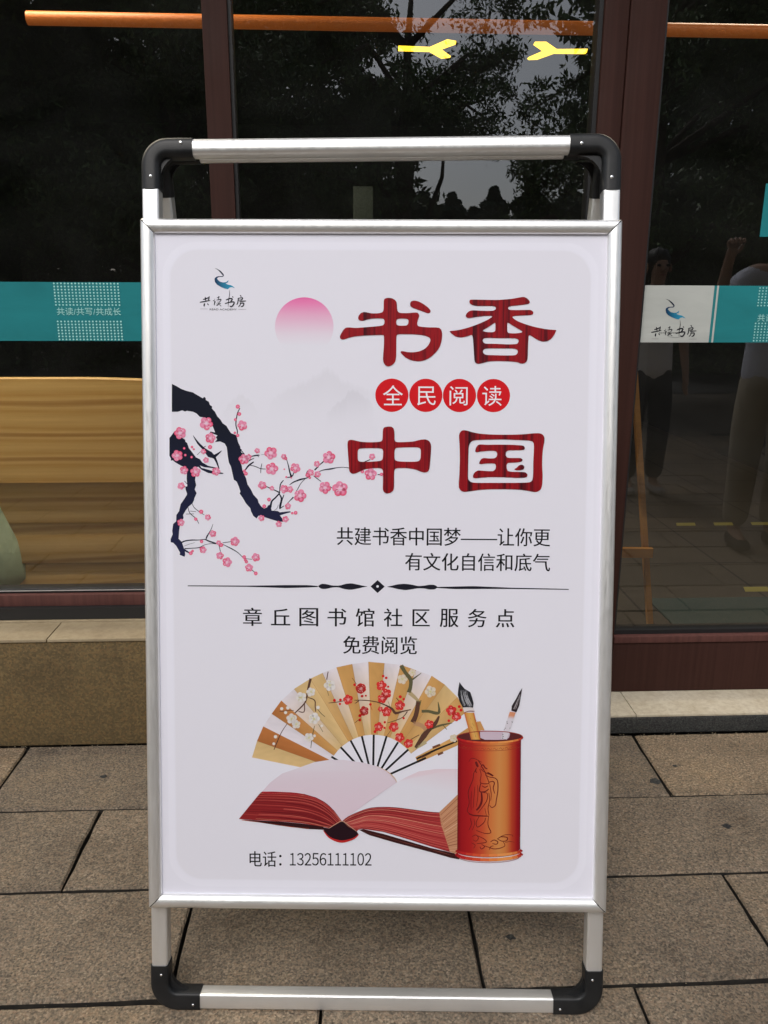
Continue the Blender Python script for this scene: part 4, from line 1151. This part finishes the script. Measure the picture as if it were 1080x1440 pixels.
for i in range(24):
    f = (i+.5)/24 + rs.uniform(-.012, .012)
    top = [(-40, 572), (0, 540), (100, 492), (200, 462), (350, 458), (500, 474), (680, 498), (778, 505)]
    bot = [(-10, 610), (30, 640), (80, 650), (140, 640), (300, 668), (500, 728), (700, 792), (862, 835)]
    pts = [(a[0]*(1-f)+b[0]*f, a[1]*(1-f)+b[1]*f + rs.uniform(-3, 3)) for a, b in zip(top, bot)]
    c = rs.choice([(.55, .12, .10), (.20, .012, .018), (.48, .09, .08), (.16, .01, .015), (.6, .26, .18)])
    A.stroke(q5(pts), rs.uniform(.5, 1.0), c)
A.stroke(q5([(-50, 575), (0, 535), (100, 490), (200, 460), (350, 455), (500, 470), (680, 495), (775, 503)]), 1.0, (.16, .01, .02))
for i in range(16):
    f = (i+.5)/16
    a = (785+80*f, 512+325*f); b = (935, 365+480*f)
    A.stroke(q5([a, b]), rs.uniform(.5, 1.3), rs.choice([(.62, .36, .22), (.20, .06, .03), (.66, .42, .28), (.33, .12, .07)]))
A.poly(q5([(95, 648), (130, 640), (300, 682), (500, 742), (700, 802), (905, 850), (955, 885), (945, 902), (880, 890), (700, 838), (400, 757), (180, 692)]), (.045, .012, .012))
A.stroke(q5([(180, 672), (400, 735), (700, 815), (930, 880)]), .9, (.25, .07, .05))
A.poly(q4([(90, 556), (250, 566), (400, 572), (600, 592), (780, 617), (785, 645), (640, 637), (400, 606), (200, 574)]), (.03, .008, .01))
A.stroke(q4([(90, 560), (300, 585), (500, 618), (660, 632)]), .9, (.55, .08, .03))
A.poly(q4([(772, 622), (830, 634), (880, 605), (940, 570), (1000, 610), (1062, 655), (1078, 682), (1040, 722), (960, 748), (900, 745), (830, 712), (788, 655)]), (.018, .006, .010))
A.up()
A.stroke(q4([(780, 650), (830, 708), (900, 740), (960, 744), (1040, 720), (1080, 685)]), [.8, 2.2, 3.2, 3.2, 2.2, 1], (.45, .02, .02))
A.stroke(q4([(828, 632), (880, 600), (940, 572), (1000, 612), (1062, 658)]), 1.0, (.55, .32, .22))
A.make('open_book', poster)

# brush pot with two brushes
A = Art(14)
r6 = lambda p: S(635, 950, 9, p)
r7 = lambda p: S(635, 1080, 9, p)
A.poly(r6([(330, 585), (375, 575), (430, 690), (370, 710)]), (.55, .28, .10))
A.disc(690.3, 1036.5, 46.5, (.10, .02, .02), 40, ry=9)
A.up()
A.poly(r6([(365, 690), (450, 695), (660, 700), (760, 720), (740, 800), (650, 815), (380, 812)]), (.55, .44, .52), smooth=1)
A.poly(r6([(240, 720), (370, 700), (380, 815), (235, 815)]), (.12, .03, .03))
A.up()
A.grid(lambda u, v: r6([((165+130*u)+(95*v)-(10*u*v), 465+345*v-18*(1-u)*0)])[0], 4, 6, lambda u, v: [(.52, .13, .04), (.62, .30, .08), (.66, .38, .11), (.60, .33, .08), (.48, .10, .03)][round(u*4)])
for p, w_ in ((([(250, 640), (290, 690), (320, 780)]), .8), ([(240, 510), (260, 560)], .6), ([(300, 545), (322, 575)], 1.4), ([(270, 600), (300, 640)], .6)):
    A.stroke(r6(p), w_, (.2, .09, .03))
A.stroke(r6([(165, 468), (230, 445), (300, 450)]), 1.1, (.22, .04, .03))
A.poly(r6([(150, 400), (280, 400), (300, 440), (230, 442), (168, 462)]), (.66, .60, .60))
A.poly(r6([(106, 75), (125, 105), (170, 160), (245, 205), (270, 280), (288, 345), (280, 405), (240, 395), (200, 395), (150, 400), (110, 330), (85, 240), (92, 160)]), (.02, .02, .025))
A.grid(lambda u, v: r6([((750+75*u)-(110*v), 455+10*u+345*v)])[0], 3, 8, lambda u, v: ((.62, .26, .14) if v < .25 else (.62, .58, .64)))
A.poly(r6([(908, 150), (890, 260), (870, 380), (835, 462), (770, 440), (775, 380), (830, 290), (870, 210)]), (.03, .02, .025))
A.up()
for i in range(24):
    a = rs.uniform(0, 1); x0, x1 = 100+a*90, 150+a*125
    A.stroke(r6([(x0+rs.uniform(0, 15), 190+rs.uniform(-20, 60)), ((x0+x1)/2+rs.uniform(-6, 6), 300), (x1, 385+rs.uniform(-30, 8))]), rs.uniform(.25, .5), (.42, .42, .45))
for i in range(7):
    a = rs.uniform(0, 1)
    A.stroke(r6([(880, 230+rs.uniform(-10, 40)), (830+a*30, 340), (790+a*45, 425)]), .3, (.4, .36, .38))
for i in range(11):
    f = rs.uniform(.28, 1); u = rs.choice((0, .1, .9))
    x, y = (750+75*u)-(110*f), 455+345*f
    A.stroke(r6([(x, y), (x+rs.uniform(6, 16), y+rs.uniform(-16, 16))]), rs.uniform(.8, 1.6), (.05, .04, .05))
# body
stops = [(0, (.16, .006, .01)), (.06, (.30, .008, .012)), (.22, (.38, .015, .015)), (.4, (.50, .07, .028)), (.52, (.56, .16, .045)), (.66, (.58, .24, .07)), (.76, (.56, .19, .05)), (.86, (.42, .05, .02)), (.94, (.30, .008, .012)), (1, (.14, .006, .012))]
def stc(u):
    for i in range(len(stops)-1):
        if u <= stops[i+1][0]:
            f = (u-stops[i][0])/(stops[i+1][0]-stops[i][0]); return tuple(stops[i][1][j]*(1-f)+stops[i+1][1][j]*f for j in range(3))
    return stops[-1][1]
def bod(u, v):
    x = 645 + 89.5*u; a = math.sqrt(max(0, 1-(2*u-1)**2))
    return x, (1037+6.5*a)*(1-v) + (1196+7*a)*v
A.grid(bod, 36, 4, lambda u, v: stc(u))
A.up()
def rim(y0, rx, bow, w_, lift=0):
    pts = [(690.3+rx*math.cos(math.pi-t_*math.pi/12), y0+bow*math.sin(t_*math.pi/12)) for t_ in range(13)]
    n = len(pts)
    for i in range(n-1):
        c = stc((i+.5)/(n-1)); c = tuple(min(1, k*1.25) for k in c)
        A.stroke([pts[i], pts[i+1]], w_, c, taper=False)
rim(1036.5, 46.8, 7.8, 2.6)
rim(1197, 46.5, 8, 4.2); rim(1202, 46.8, 9, 4.6)
# far edge of the mouth
A.stroke([(690.3+46.6*math.cos(math.pi+t_*math.pi/12), 1036.5-8.5*math.sin(t_*math.pi/12)) for t_ in range(13)], 1.1, (.30, .04, .03), taper=False)
DK = (.13, .012, .012)
for y0, c in ((1042, 7), (1048.5, 7.5), (1198.5, 8.5), (1206, 9)):
    A.stroke([(690.3+44.2*math.cos(math.pi-t_*math.pi/12), y0+c*math.sin(t_*math.pi/12)) for t_ in range(13)], .6, (.26, .03, .02), taper=False)
for i in range(9):
    x = 655+i*8.6; y = 1046.5+7*math.sqrt(max(0, 1-((x-690.3)/44)**2))
    A.stroke([(x-3.5, y+1), (x-1, y-1.4), (x+1.5, y+1.2), (x+4, y-1)], .6, (.28, .05, .02))
for p in ([(245, 110-0), (270, 1000)],): pass
figs6 = [([(230, 1095), (260, 1050), (310, 1055), (350, 1075), (400, 1100)], .6), ([(320, 1090), (335, 1130), (350, 1160)], 2.4), ([(350, 1075), (375, 1110), (400, 1150)], .9), ([(385, 1165), (410, 1130), (440, 1170), (470, 1185)], 1.2), ([(400, 1160), (425, 1200)], 1.6), ([(330, 1170), (318, 1210), (335, 1235)], 1), ([(380, 1180), (420, 1215), (470, 1245), (530, 1258)], .8)]
figs7 = [([(330, 10), (295, 70), (285, 150), (240, 260), (225, 330), (240, 450), (215, 560), (300, 610)], .8), ([(370, 15), (390, 90), (380, 190), (470, 205), (490, 190), (460, 110), (430, 30)], .8), ([(385, 200), (370, 300), (440, 305), (490, 270)], 1.2), ([(400, 230), (440, 250), (480, 230)], .9), ([(470, 60), (520, 90), (545, 105)], 1.6), ([(440, 90), (500, 120), (560, 130), (600, 170), (605, 290), (585, 420), (575, 480), (530, 510), (500, 480)], .9), ([(490, 185), (540, 175), (560, 200), (545, 260), (565, 330)], 1), ([(500, 210), (520, 330), (515, 420)], .7), ([(395, 320), (400, 420), (370, 500), (330, 545)], 2), ([(420, 320), (470, 330), (460, 430), (350, 580)], .8), ([(490, 320), (500, 420), (480, 520), (495, 610)], .8), ([(440, 520), (460, 610)], .7), ([(235, 590), (300, 610), (380, 615), (490, 620)], 1.2), ([(370, 620), (330, 700), (350, 760), (430, 700), (450, 640)], .8), ([(490, 620), (480, 700), (490, 760), (520, 830), (440, 840), (330, 800)], .8), ([(310, 240), (300, 380), (290, 520)], .6), ([(270, 300), (262, 420), (265, 540)], .6), ([(345, 220), (350, 360), (330, 500)], .6), ([(250, 640), (270, 720), (235, 800)], .7), ([(300, 650), (310, 720), (280, 800)], .6),
         ([(280, 880), (330, 860), (360, 900), (330, 940), (290, 920)], .7), ([(350, 870), (430, 910), (465, 950), (400, 965), (340, 970)], .8), ([(400, 980), (440, 1010), (400, 1040), (380, 1010)], .8), ([(515, 950), (560, 925), (610, 950), (590, 980), (540, 970)], .9), ([(600, 915), (650, 885), (730, 895), (720, 935), (660, 940), (610, 915)], .9), ([(630, 890), (700, 860), (790, 862), (800, 885)], .6), ([(680, 950), (700, 1000), (640, 1030), (560, 1040), (500, 1020), (440, 1000)], .8), ([(700, 960), (760, 945), (820, 955)], .5), ([(500, 1050), (520, 1010), (555, 1000)], .7), ([(270, 960), (320, 990), (300, 1030)], .6)]
for p, w_ in figs6: A.stroke(r6(p), w_*1.5, DK)
for p, w_ in figs7: A.stroke(r7(p), w_*1.55, DK)
A.make('brush_pot', poster)

# ------------------------------------------------------------------ film on the glass
GN = GY - .002
def GP(px, py): v = onY(px, py, GN); return v.x, v.z
def gplace(root):
    r = Vector(root.location)
    return lambda u, v, n: Vector((u, GN-n, v)) - r
ZB0, ZB1 = 1.1835, 1.345
def film(root, x0, x1, z0, z1, material, lay=0, shear=0, name='film_band'):
    pl = gplace(root)
    return mesh(name, [pl(x0, z0, lay*.0004), pl(x1, z0, lay*.0004), pl(x1+shear, z1, lay*.0004), pl(x0+shear, z1, lay*.0004)], [(0, 1, 2, 3)], material, root)
def dots(root, parent, x0, dx, nx_, z0, dz, nz_, r, shear=0):
    pl = gplace(root); V, F = [], []
    for i in range(nx_):
        for j in range(nz_):
            cx_, cz_ = x0+i*dx, z0-j*dz; b = len(V)
            for k in range(6):
                a = math.pi/3*k; V.append(pl(cx_+r*math.cos(a), cz_+r*math.sin(a), .0008))
            F.append(tuple(range(b, b+6)))
    return mesh('dot_pattern', V, F, M['palevinyl'], parent)
bandL = film(W_, -2.92, -.376, ZB0, ZB1, M['teal'])
xa, xb = GP(76, 400)[0], GP(166, 402)[0]
dx = (xb-xa)/18; 
dots(W_, bandL, xa, dx, 19, ZB1-.004, .0083, 8, .0027)
dots(W_, bandL, xa, dx, 19, ZB1-.1075, .0083, 7, .0027)
a_ = GP(80, 438); b_ = GP(170, 438)
text_at('film_lettering', '共读/共写/共成长', bandL, gplace(W_), a_[0], b_[0], (a_[1]+b_[1])/2, .0215, M['palevinyl'], .0010)
# door sticker
sx0, sx1 = GP(898, 448)[0]-.0, GP(1000, 448)[0]
stk = film(Dr, .8505, sx1, ZB0-.002, ZB1-.002, M['whitevinyl'], 0, 0, 'logo_sticker')
s2 = film(Dr, sx1+.0005, sx1+.0075, ZB0-.002, ZB1-.002, M['teal'], 0, 0, 'film_stripe')
s3 = film(Dr, sx1+.0078, sx1+.0135, ZB0-.002, ZB1-.002, M['whitevinyl'], 0, 0, 'film_stripe')
bandR = film(Dr, sx1+.0138, 2.6, ZB0-.002, ZB1-.002, M['teal'])
A = Art(1, GP, lambda u, v, n: Vector((u, GN-.0003-n, v)) - Vector(Dr.location))
logo(A, 906.5, 412.6, 13.7)
A.stroke(S(905, 410, 13.5, [(435, 820), (480, 855), (580, 870), (700, 860), (775, 820), (760, 795)]), .35, (.2, .2, .2))
A.make('logo', stk)
a_ = GP(927, 468); b_ = GP(957, 468)
text_at('logo_lettering', 'READ ACADEMY', stk, gplace(Dr), a_[0], b_[0], a_[1], .0035, M['inkblack'], .0006)
xa = GP(1068, 410)[0]
dots(Dr, bandR, xa, dx, 19, ZB1-.008, .0083, 7, .0024)
dots(Dr, bandR, xa, dx, 19, ZB1-.1085, .0083, 7, .0024)
a_ = GP(1065, 447)
text_at('film_lettering', '共读/共写/共成长', bandR, gplace(Dr), a_[0], a_[0]+.185, a_[1], .0215, M['palevinyl'], .0010)
film(Dr, 1.176, 1.42, 1.478, 1.62, M['teal'], 0, 0, 'small_film_square')

# ------------------------------------------------------------------ what stands opposite and shows in the glass
def tree(name, label, base, height, crown_r, crown_z0, seed, n_cl=420, per=46, leaf=.05, group=None, limbs=9, lean=0, m_=None):
    r = np.random.default_rng(seed); rr = random.Random(seed)
    root = tag(empty(name, base), label, 'tree', group)
    V, F = [], []
    tips = []
    tr_r = height*.018+.04
    tp = [(0, 0, -.03)]
    for i in range(1, 8):
        tp.append((rr.uniform(-.08, .08)+lean*i/7, rr.uniform(-.08, .08), height*.80*i/7))
    v, f = tube_vf(tp, [tr_r*(1.25-i*.15) for i in range(8)], 9)
    V += v; F += f
    cz = (crown_z0+height)/2; ch = (height-crown_z0)/2
    for k in range(limbs*3):
        t_ = rr.uniform(.32, .95); i = min(6, int(t_*7)); p0_ = Vector(tp[i])
        a = rr.uniform(0, 2*math.pi); ln = crown_r*rr.uniform(.6, 1.0)
        p2 = Vector((math.cos(a)*ln+lean, math.sin(a)*ln, max(crown_z0+.1, p0_.z+rr.uniform(-.1, .45)*ln)))
        p1_ = (p0_+p2)/2 + Vector((rr.uniform(-.3, .3), rr.uniform(-.3, .3), .25*ln))
        v, f = tube_vf([p0_, p1_, p2], [tr_r*.34, tr_r*.2, .012], 6)
        F += [tuple(j+len(V) for j in q) for q in f]; V += v
        for q in (.45, .6, .75, .9, 1.0): tips.append(p0_*(1-q)**2+p1_*2*q*(1-q)+p2*q*q)
    mesh('trunk', V, F, M['bark'], root, True)
    # leaf clumps
    tips = np.array([tuple(t) for t in tips])
    c = tips[r.integers(0, len(tips), n_cl)] + r.normal(0, .28, (n_cl, 3))*np.array([1, 1, .7])*crown_r/2.6
    c[:, 2] = np.maximum(c[:, 2], crown_z0-.2*r.random(n_cl))
    cr = r.uniform(.14, .34, n_cl)*crown_r/2.6
    n = n_cl*per
    cc = np.repeat(c, per, 0); rad = np.repeat(cr, per)
    d = r.normal(size=(n, 3)); d /= np.linalg.norm(d, axis=1)[:, None]
    pos = cc + d*(rad*r.random(n)**.5)[:, None]*np.array([1.15, 1.15, .75]); pos[:, 2] -= (r.random(n)**2)*rad*.6
    u = r.normal(size=(n, 3)); u[:, 2] -= .5; u /= np.linalg.norm(u, axis=1)[:, None]
    w_ = np.cross(u, r.normal(size=(n, 3))); w_ /= np.linalg.norm(w_, axis=1)[:, None]
    ln = leaf*r.uniform(.7, 1.5, n)[:, None]; wd = ln*.36
    q = np.stack([pos-u*ln, pos+w_*wd, pos+u*ln, pos-w_*wd], 1).reshape(-1, 3)
    me = bpy.data.meshes.new('crown')
    me.vertices.add(4*n); me.vertices.foreach_set('co', q.astype(np.float32).ravel())
    me.loops.add(4*n); me.loops.foreach_set('vertex_index', np.arange(4*n, dtype=np.int32))
    me.polygons.add(n); me.polygons.foreach_set('loop_start', np.arange(0, 4*n, 4, dtype=np.int32)); me.polygons.foreach_set('loop_total', np.full(n, 4, dtype=np.int32))
    me.update(calc_edges=True); me.validate()
    me.materials.append(m_ or M['leaf'])
    o = bpy.data.objects.new('crown', me); COL.objects.link(o); o.parent = root
    return root
G1 = 'trees along the road opposite the shop'
tree('street_tree', 'broad leafy tree reflected in the middle pane, left of its sky gap', (-2.3, -6.6, 0), 6.8, 2.8, 2.2, 1, 950, 100, .036, G1)
tree('street_tree', 'open leafy tree reflected in the middle pane beside the door post', (3.75, -5.6, 0), 6.4, 2.2, 2.0, 2, 470, 90, .036, G1)
tree('street_tree', 'dense leafy tree reflected at the far left of the left window', (-5.6, -6.2, 0), 7.2, 3.2, 1.6, 3, 1000, 64, .055, G1)
tree('street_tree', 'dense dark tree reflected in the right door glass', (6.9, -6.4, 0), 7.4, 3.0, 1.5, 4, 1000, 64, .055, G1)
tree('street_tree', 'leafy tree reflected in the left window beside the mullion', (-3.2, -9.5, 0), 7.0, 2.8, 1.4, 5, 520, 60, .06, G1)
tree('street_tree', 'thin leafy tree reflected high above the poster stand', (1.0, -9.5, 0), 7.6, 2.4, 4.1, 6, 440, 80, .042, G1)

G2 = 'second row of trees opposite the shop'
for i, (x, y, lab) in enumerate(((-8.5, -14, 'big dark tree behind the others, reflected at the far left'), (-2.8, -14.5, 'big dark tree behind the others, reflected near the left mullion'), (8.6, -13, 'big dark tree behind the others, reflected beside the door post'), (13.5, -13.5, 'big dark tree behind the others, reflected at the far right'))):
    tree('street_tree', lab, (x, y, 0), 12, 4.2, 1.5, 40+i, 900, 50, .12, G2)

def hedge(name, label, x0, x1, y0, y1, h, seed, n=26000):
    r = np.random.default_rng(seed)
    P0 = r.random((n, 3))*np.array([x1-x0, y1-y0, h])+np.array([x0, y0, 0])
    top = h*(.8+.2*np.sin(P0[:, 0]*1.3+seed)*np.cos(P0[:, 0]*3.1))
    P0[:, 2] *= top/h
    u = r.normal(size=(n, 3)); u /= np.linalg.norm(u, axis=1)[:, None]
    w_ = np.cross(u, r.normal(size=(n, 3))); w_ /= np.linalg.norm(w_, axis=1)[:, None]
    q = np.stack([P0-u*.09, P0+w_*.04, P0+u*.09, P0-w_*.04], 1).reshape(-1, 3)
    me = bpy.data.meshes.new(name)
    me.vertices.add(4*n); me.vertices.foreach_set('co', q.astype(np.float32).ravel())
    me.loops.add(4*n); me.loops.foreach_set('vertex_index', np.arange(4*n, dtype=np.int32))
    me.polygons.add(n); me.polygons.foreach_set('loop_start', np.arange(0, 4*n, 4, dtype=np.int32)); me.polygons.foreach_set('loop_total', np.full(n, 4, dtype=np.int32))
    me.update(calc_edges=True); me.validate(); me.materials.append(M['leaf'])
    o = bpy.data.objects.new(name, me); COL.objects.link(o)
    return tag(o, label, 'hedge')
hedge('hedge', 'tall dark hedge across the road, left of the poster stand in the reflections', -9, -.2, -11.5, -10.6, 3.4, 1, 34000)
hedge('hedge', 'tall dark hedge across the road, behind the two people in the reflections', 5.2, 11, -10.5, -9.8, 3.6, 2, 24000)
# far poplar row: separate trees, narrow crowns
rp = random.Random(9)
src = None
def poplar(x, y, h, seed):
    r = np.random.default_rng(seed); n = 4200
    root = tag(empty('poplar_tree', (x, y, 0)), 'distant narrow poplar in the far tree row seen reflected above the poster stand', 'tree', 'far poplar row in the reflections')
    v, f = tube_vf([(0, 0, -.03), (0, 0, h*.9)], [.22, .05], 6)
    mesh('trunk', v, f, M['bark'], root, True)
    t = r.random(n); wid = h*.21*(1-t)**.75*np.minimum(1, .35+t*4)*(1+.3*np.sin(t*31+seed))
    a = r.random(n)*2*np.pi; rr_ = wid*r.random(n)**.5
    P0 = np.stack([rr_*np.cos(a), rr_*np.sin(a), h*(.1+.9*t)], 1)
    u = r.normal(size=(n, 3)); u /= np.linalg.norm(u, axis=1)[:, None]
    w_ = np.cross(u, r.normal(size=(n, 3))); w_ /= np.linalg.norm(w_, axis=1)[:, None]
    q = np.stack([P0-u*.22, P0+w_*.14, P0+u*.22, P0-w_*.14], 1).reshape(-1, 3)
    me = bpy.data.meshes.new('crown')
    me.from_pydata([tuple(p) for p in q], [], [(4*i, 4*i+1, 4*i+2, 4*i+3) for i in range(n)])
    me.materials.append(M['leaf2'])
    o = bpy.data.objects.new('crown', me); COL.objects.link(o); o.parent = root
    return root
x = -14
protos = [poplar(-14, -52, 8.2, 31), poplar(-11.6, -53, 9.3, 32), poplar(-9.6, -51.5, 8.7, 33)]
x = -7.8
while x < 34:
    p = rp.choice(protos); c = p.copy(); COL.objects.link(c)
    c.location = (x, -52+rp.uniform(-2, 2), 0); c.rotation_euler.z = rp.uniform(0, 6)
    k = rp.uniform(.84, 1.04); c.scale = (k*2.1, k*1.6, k*.97)
    for ch in p.children:
        d = ch.copy(); COL.objects.link(d); d.parent = c
    x += rp.uniform(.5, 1.0)

# two people standing by, seen only in the door glass
SK = mat('skin', (.42, .25, .17), .55, Subsurface_Weight=.0)
HAIR = mat('dark_hair', (.015, .013, .012), .6)
def skinned(name, verts, edges, radii, material, parent, sub=2, root_i=0):
    me = bpy.data.meshes.new(name); me.from_pydata(verts, edges, [])
    o = bpy.data.objects.new(name, me); COL.objects.link(o)
    mod = o.modifiers.new('skin', 'SKIN'); mod.use_smooth_shade = True; mod.branch_smoothing = .6
    for i, v in enumerate(me.skin_vertices[0].data):
        rd = radii[i]; v.radius = rd if isinstance(rd, tuple) else (rd, rd)
    me.skin_vertices[0].data[root_i].use_root = True
    ss = o.modifiers.new('sub', 'SUBSURF'); ss.levels = sub; ss.render_levels = sub
    me.materials.append(material); o.parent = parent
    return o
def person(label, x, y, rz, h, shirt, trousers, shoe, arm_raise=False, hip_lean=0):
    k = h/1.72
    root = tag(empty('person', (x, y, 0), rz), label, 'person')
    root.scale = (k, k, k)
    V, E, R = [], [], []
    def a(p, r_, fr=None):
        V.append(p); R.append(r_)
        if fr is not None: E.append((fr, len(V)-1))
        return len(V)-1
    pel = a((0, 0, .95), (.15, .10)); wa = a((0, 0, 1.10), (.125, .09), pel); chn = a((0, 0, 1.28), (.15, .10), wa); sh = a((0, 0, 1.40), (.12, .08), chn)
    ne = a((0, .0, 1.47), .052, sh); ch = a((0, -.015, 1.54), (.062, .070), ne); hd = a((0, -.01, 1.62), (.075, .092), ch); tp_ = a((0, .005, 1.695), (.055, .065), hd)
    nose = a((0, -.105, 1.585), .012, hd)
    for s_ in (-1, 1):
        hp = a((s_*.09, 0, .88), .085, pel); kn = a((s_*.10, -.01, .48), .055, hp); ak = a((s_*.10, .02, .09), .036, kn); ft = a((s_*.11, -.12, .035), (.038, .028), ak)
        so = a((s_*.17, 0, 1.40), .055, sh)
        if arm_raise and s_ == 1:
            el = a((s_*.37, -.10, 1.22), .038, so); wr = a((s_*.40, -.22, 1.42), .026, el); hn = a((s_*.40, -.245, 1.49), (.030, .02), wr); up_ = Vector((-.1, -.25, 1)).normalized()
        elif s_ == 1:
            el = a((s_*.22, .02, 1.13), .038, so); wr = a((s_*.22, -.03, .90), .026, el); hn = a((s_*.22, -.04, .83), (.020, .032), wr); up_ = Vector((0, -.15, -1)).normalized()
        else:
            el = a((s_*.23, .02, 1.13), .038, so); wr = a((s_*.24, -.05, .90), .026, el); hn = a((s_*.24, -.06, .83), (.020, .032), wr); up_ = Vector((0, -.15, -1)).normalized()
        side = Vector((1, 0, 0)) if arm_raise and s_ == 1 else Vector((0, 1, 0))
        for j in range(4):
            b0 = Vector(V[hn])+side*(j-1.5)*.019+up_*.035
            f0 = a(tuple(b0), .0085, hn); ln = (.032, .038, .036, .028)[j]
            cu_ = arm_raise and s_ == 1     # the raised hand is half closed
            f1 = a(tuple(b0+up_*ln*(.55 if cu_ else 1)+Vector((0, -.030 if cu_ else -.006, 0))), .0085, f0); a(tuple(b0+up_*ln*(-.1 if cu_ else 1.75)+Vector((0, -.045 if cu_ else -.022, 0))), .0068, f1)
        t0_ = Vector(V[hn])-side*.035+up_*.0
        t1_ = a(tuple(t0_), .010, hn); a(tuple(t0_-side*.012+up_*.032), .008, t1_)
    body = skinned('body', V, E, R, SK, root)
    for s_ in (-1, 1):   # ears and eyes
        mesh('ear', *ell((s_*.082, .005, 1.60), (.012, .02, .032)), SK, root, True)
        mesh('eye', *ell((s_*.032, -.088, 1.615), (.015, .008, .008)), M['inkblack'], root, True)
    mesh('mouth', *ell((0, -.088, 1.552), (.024, .006, .005)), mat('lip', (.3, .1, .08), .5), root, True)
    # hair cap
    hv, hf = ell((0, .022, 1.652), (.086, .094, .084), 24, 16)
    hv = [(x_*(1+.03*math.sin(y_*90)), y_+.004*math.sin(x_*150), z_+.004*math.sin(x_*110+y_*70)) for x_, y_, z_ in hv]
    mesh('hair', hv, hf, HAIR, root, True)
    # shirt
    sv = [(0, 0, .80), (0, 0, 1.10), (0, 0, 1.28), (0, 0, 1.405), (0, 0, 1.45)]
    se = [(0, 1), (1, 2), (2, 3), (3, 4)]; sr = [(.178, .125), (.158, .118), (.172, .122), (.135, .098), (.07, .068)]
    for s_ in (-1, 1):
        b = len(sv)
        e2 = (s_*.31, -.06, 1.27) if (arm_raise and s_ == 1) else (s_*.215, .015, 1.18)
        sv += [(s_*.17, 0, 1.395), e2]; se += [(3, b), (b, b+1)]; sr += [.075, .062]
    skinned('shirt', sv, se, sr, shirt, root)
    tv = [(0, 0, 1.01), (0, 0, .90)]; te = [(0, 1)]; tr_ = [(.158, .118), (.165, .122)]
    for s_ in (-1, 1):
        b = len(tv)
        tv += [(s_*.09, 0, .82), (s_*.10, -.01, .48), (s_*.10, .015, .10)]; te += [(1, b), (b, b+1), (b+1, b+2)]; tr_ += [.105, .082, .068]
    skinned('trousers', tv, te, tr_, trousers, root)
    for s_ in (-1, 1):
        skinned('shoe', [(s_*.10, .05, .05), (s_*.105, -.06, .04), (s_*.112, -.16, .035)], [(0, 1), (1, 2)], [(.045, .05), (.05, .038), (.038, .028)], shoe, root, 2)
    return root
def ell(c, r, nu=12, nv=8):
    V, F = [], []
    for i in range(nv+1):
        th = math.pi*i/nv
        for j in range(nu):
            a = 2*math.pi*j/nu
            V.append((c[0]+r[0]*math.sin(th)*math.cos(a), c[1]+r[1]*math.sin(th)*math.sin(a), c[2]+r[2]*math.cos(th)))
    for i in range(nv):
        for j in range(nu): F.append((i*nu+j, i*nu+(j+1) % nu, (i+1)*nu+(j+1) % nu, (i+1)*nu+j))
    return V, F
def cloth(name, c):
    m = mat(name, c, .9)
    bump(m, noise(m, coords(m, 'Object', (7, 7, 4)), 1, 4, .55, .8), .6, .03)
    return m
person('person in a white t-shirt and dark trousers, the farther of two reflected in the door', 2.02, -.62, math.pi, 1.62, cloth('white_tshirt', (.85, .83, .82)), cloth('navy_trousers', (.03, .03, .04)), cloth('grey_trainers', (.35, .33, .32)))
person('person in grey shirt and khaki trousers raising one hand, nearer of two reflected', 2.2, .62, math.pi, 1.76, cloth('grey_shirt', (.62, .64, .74)), cloth('khaki_trousers', (.42, .36, .27)), cloth('dark_shoes', (.02, .015, .012)), arm_raise=True)
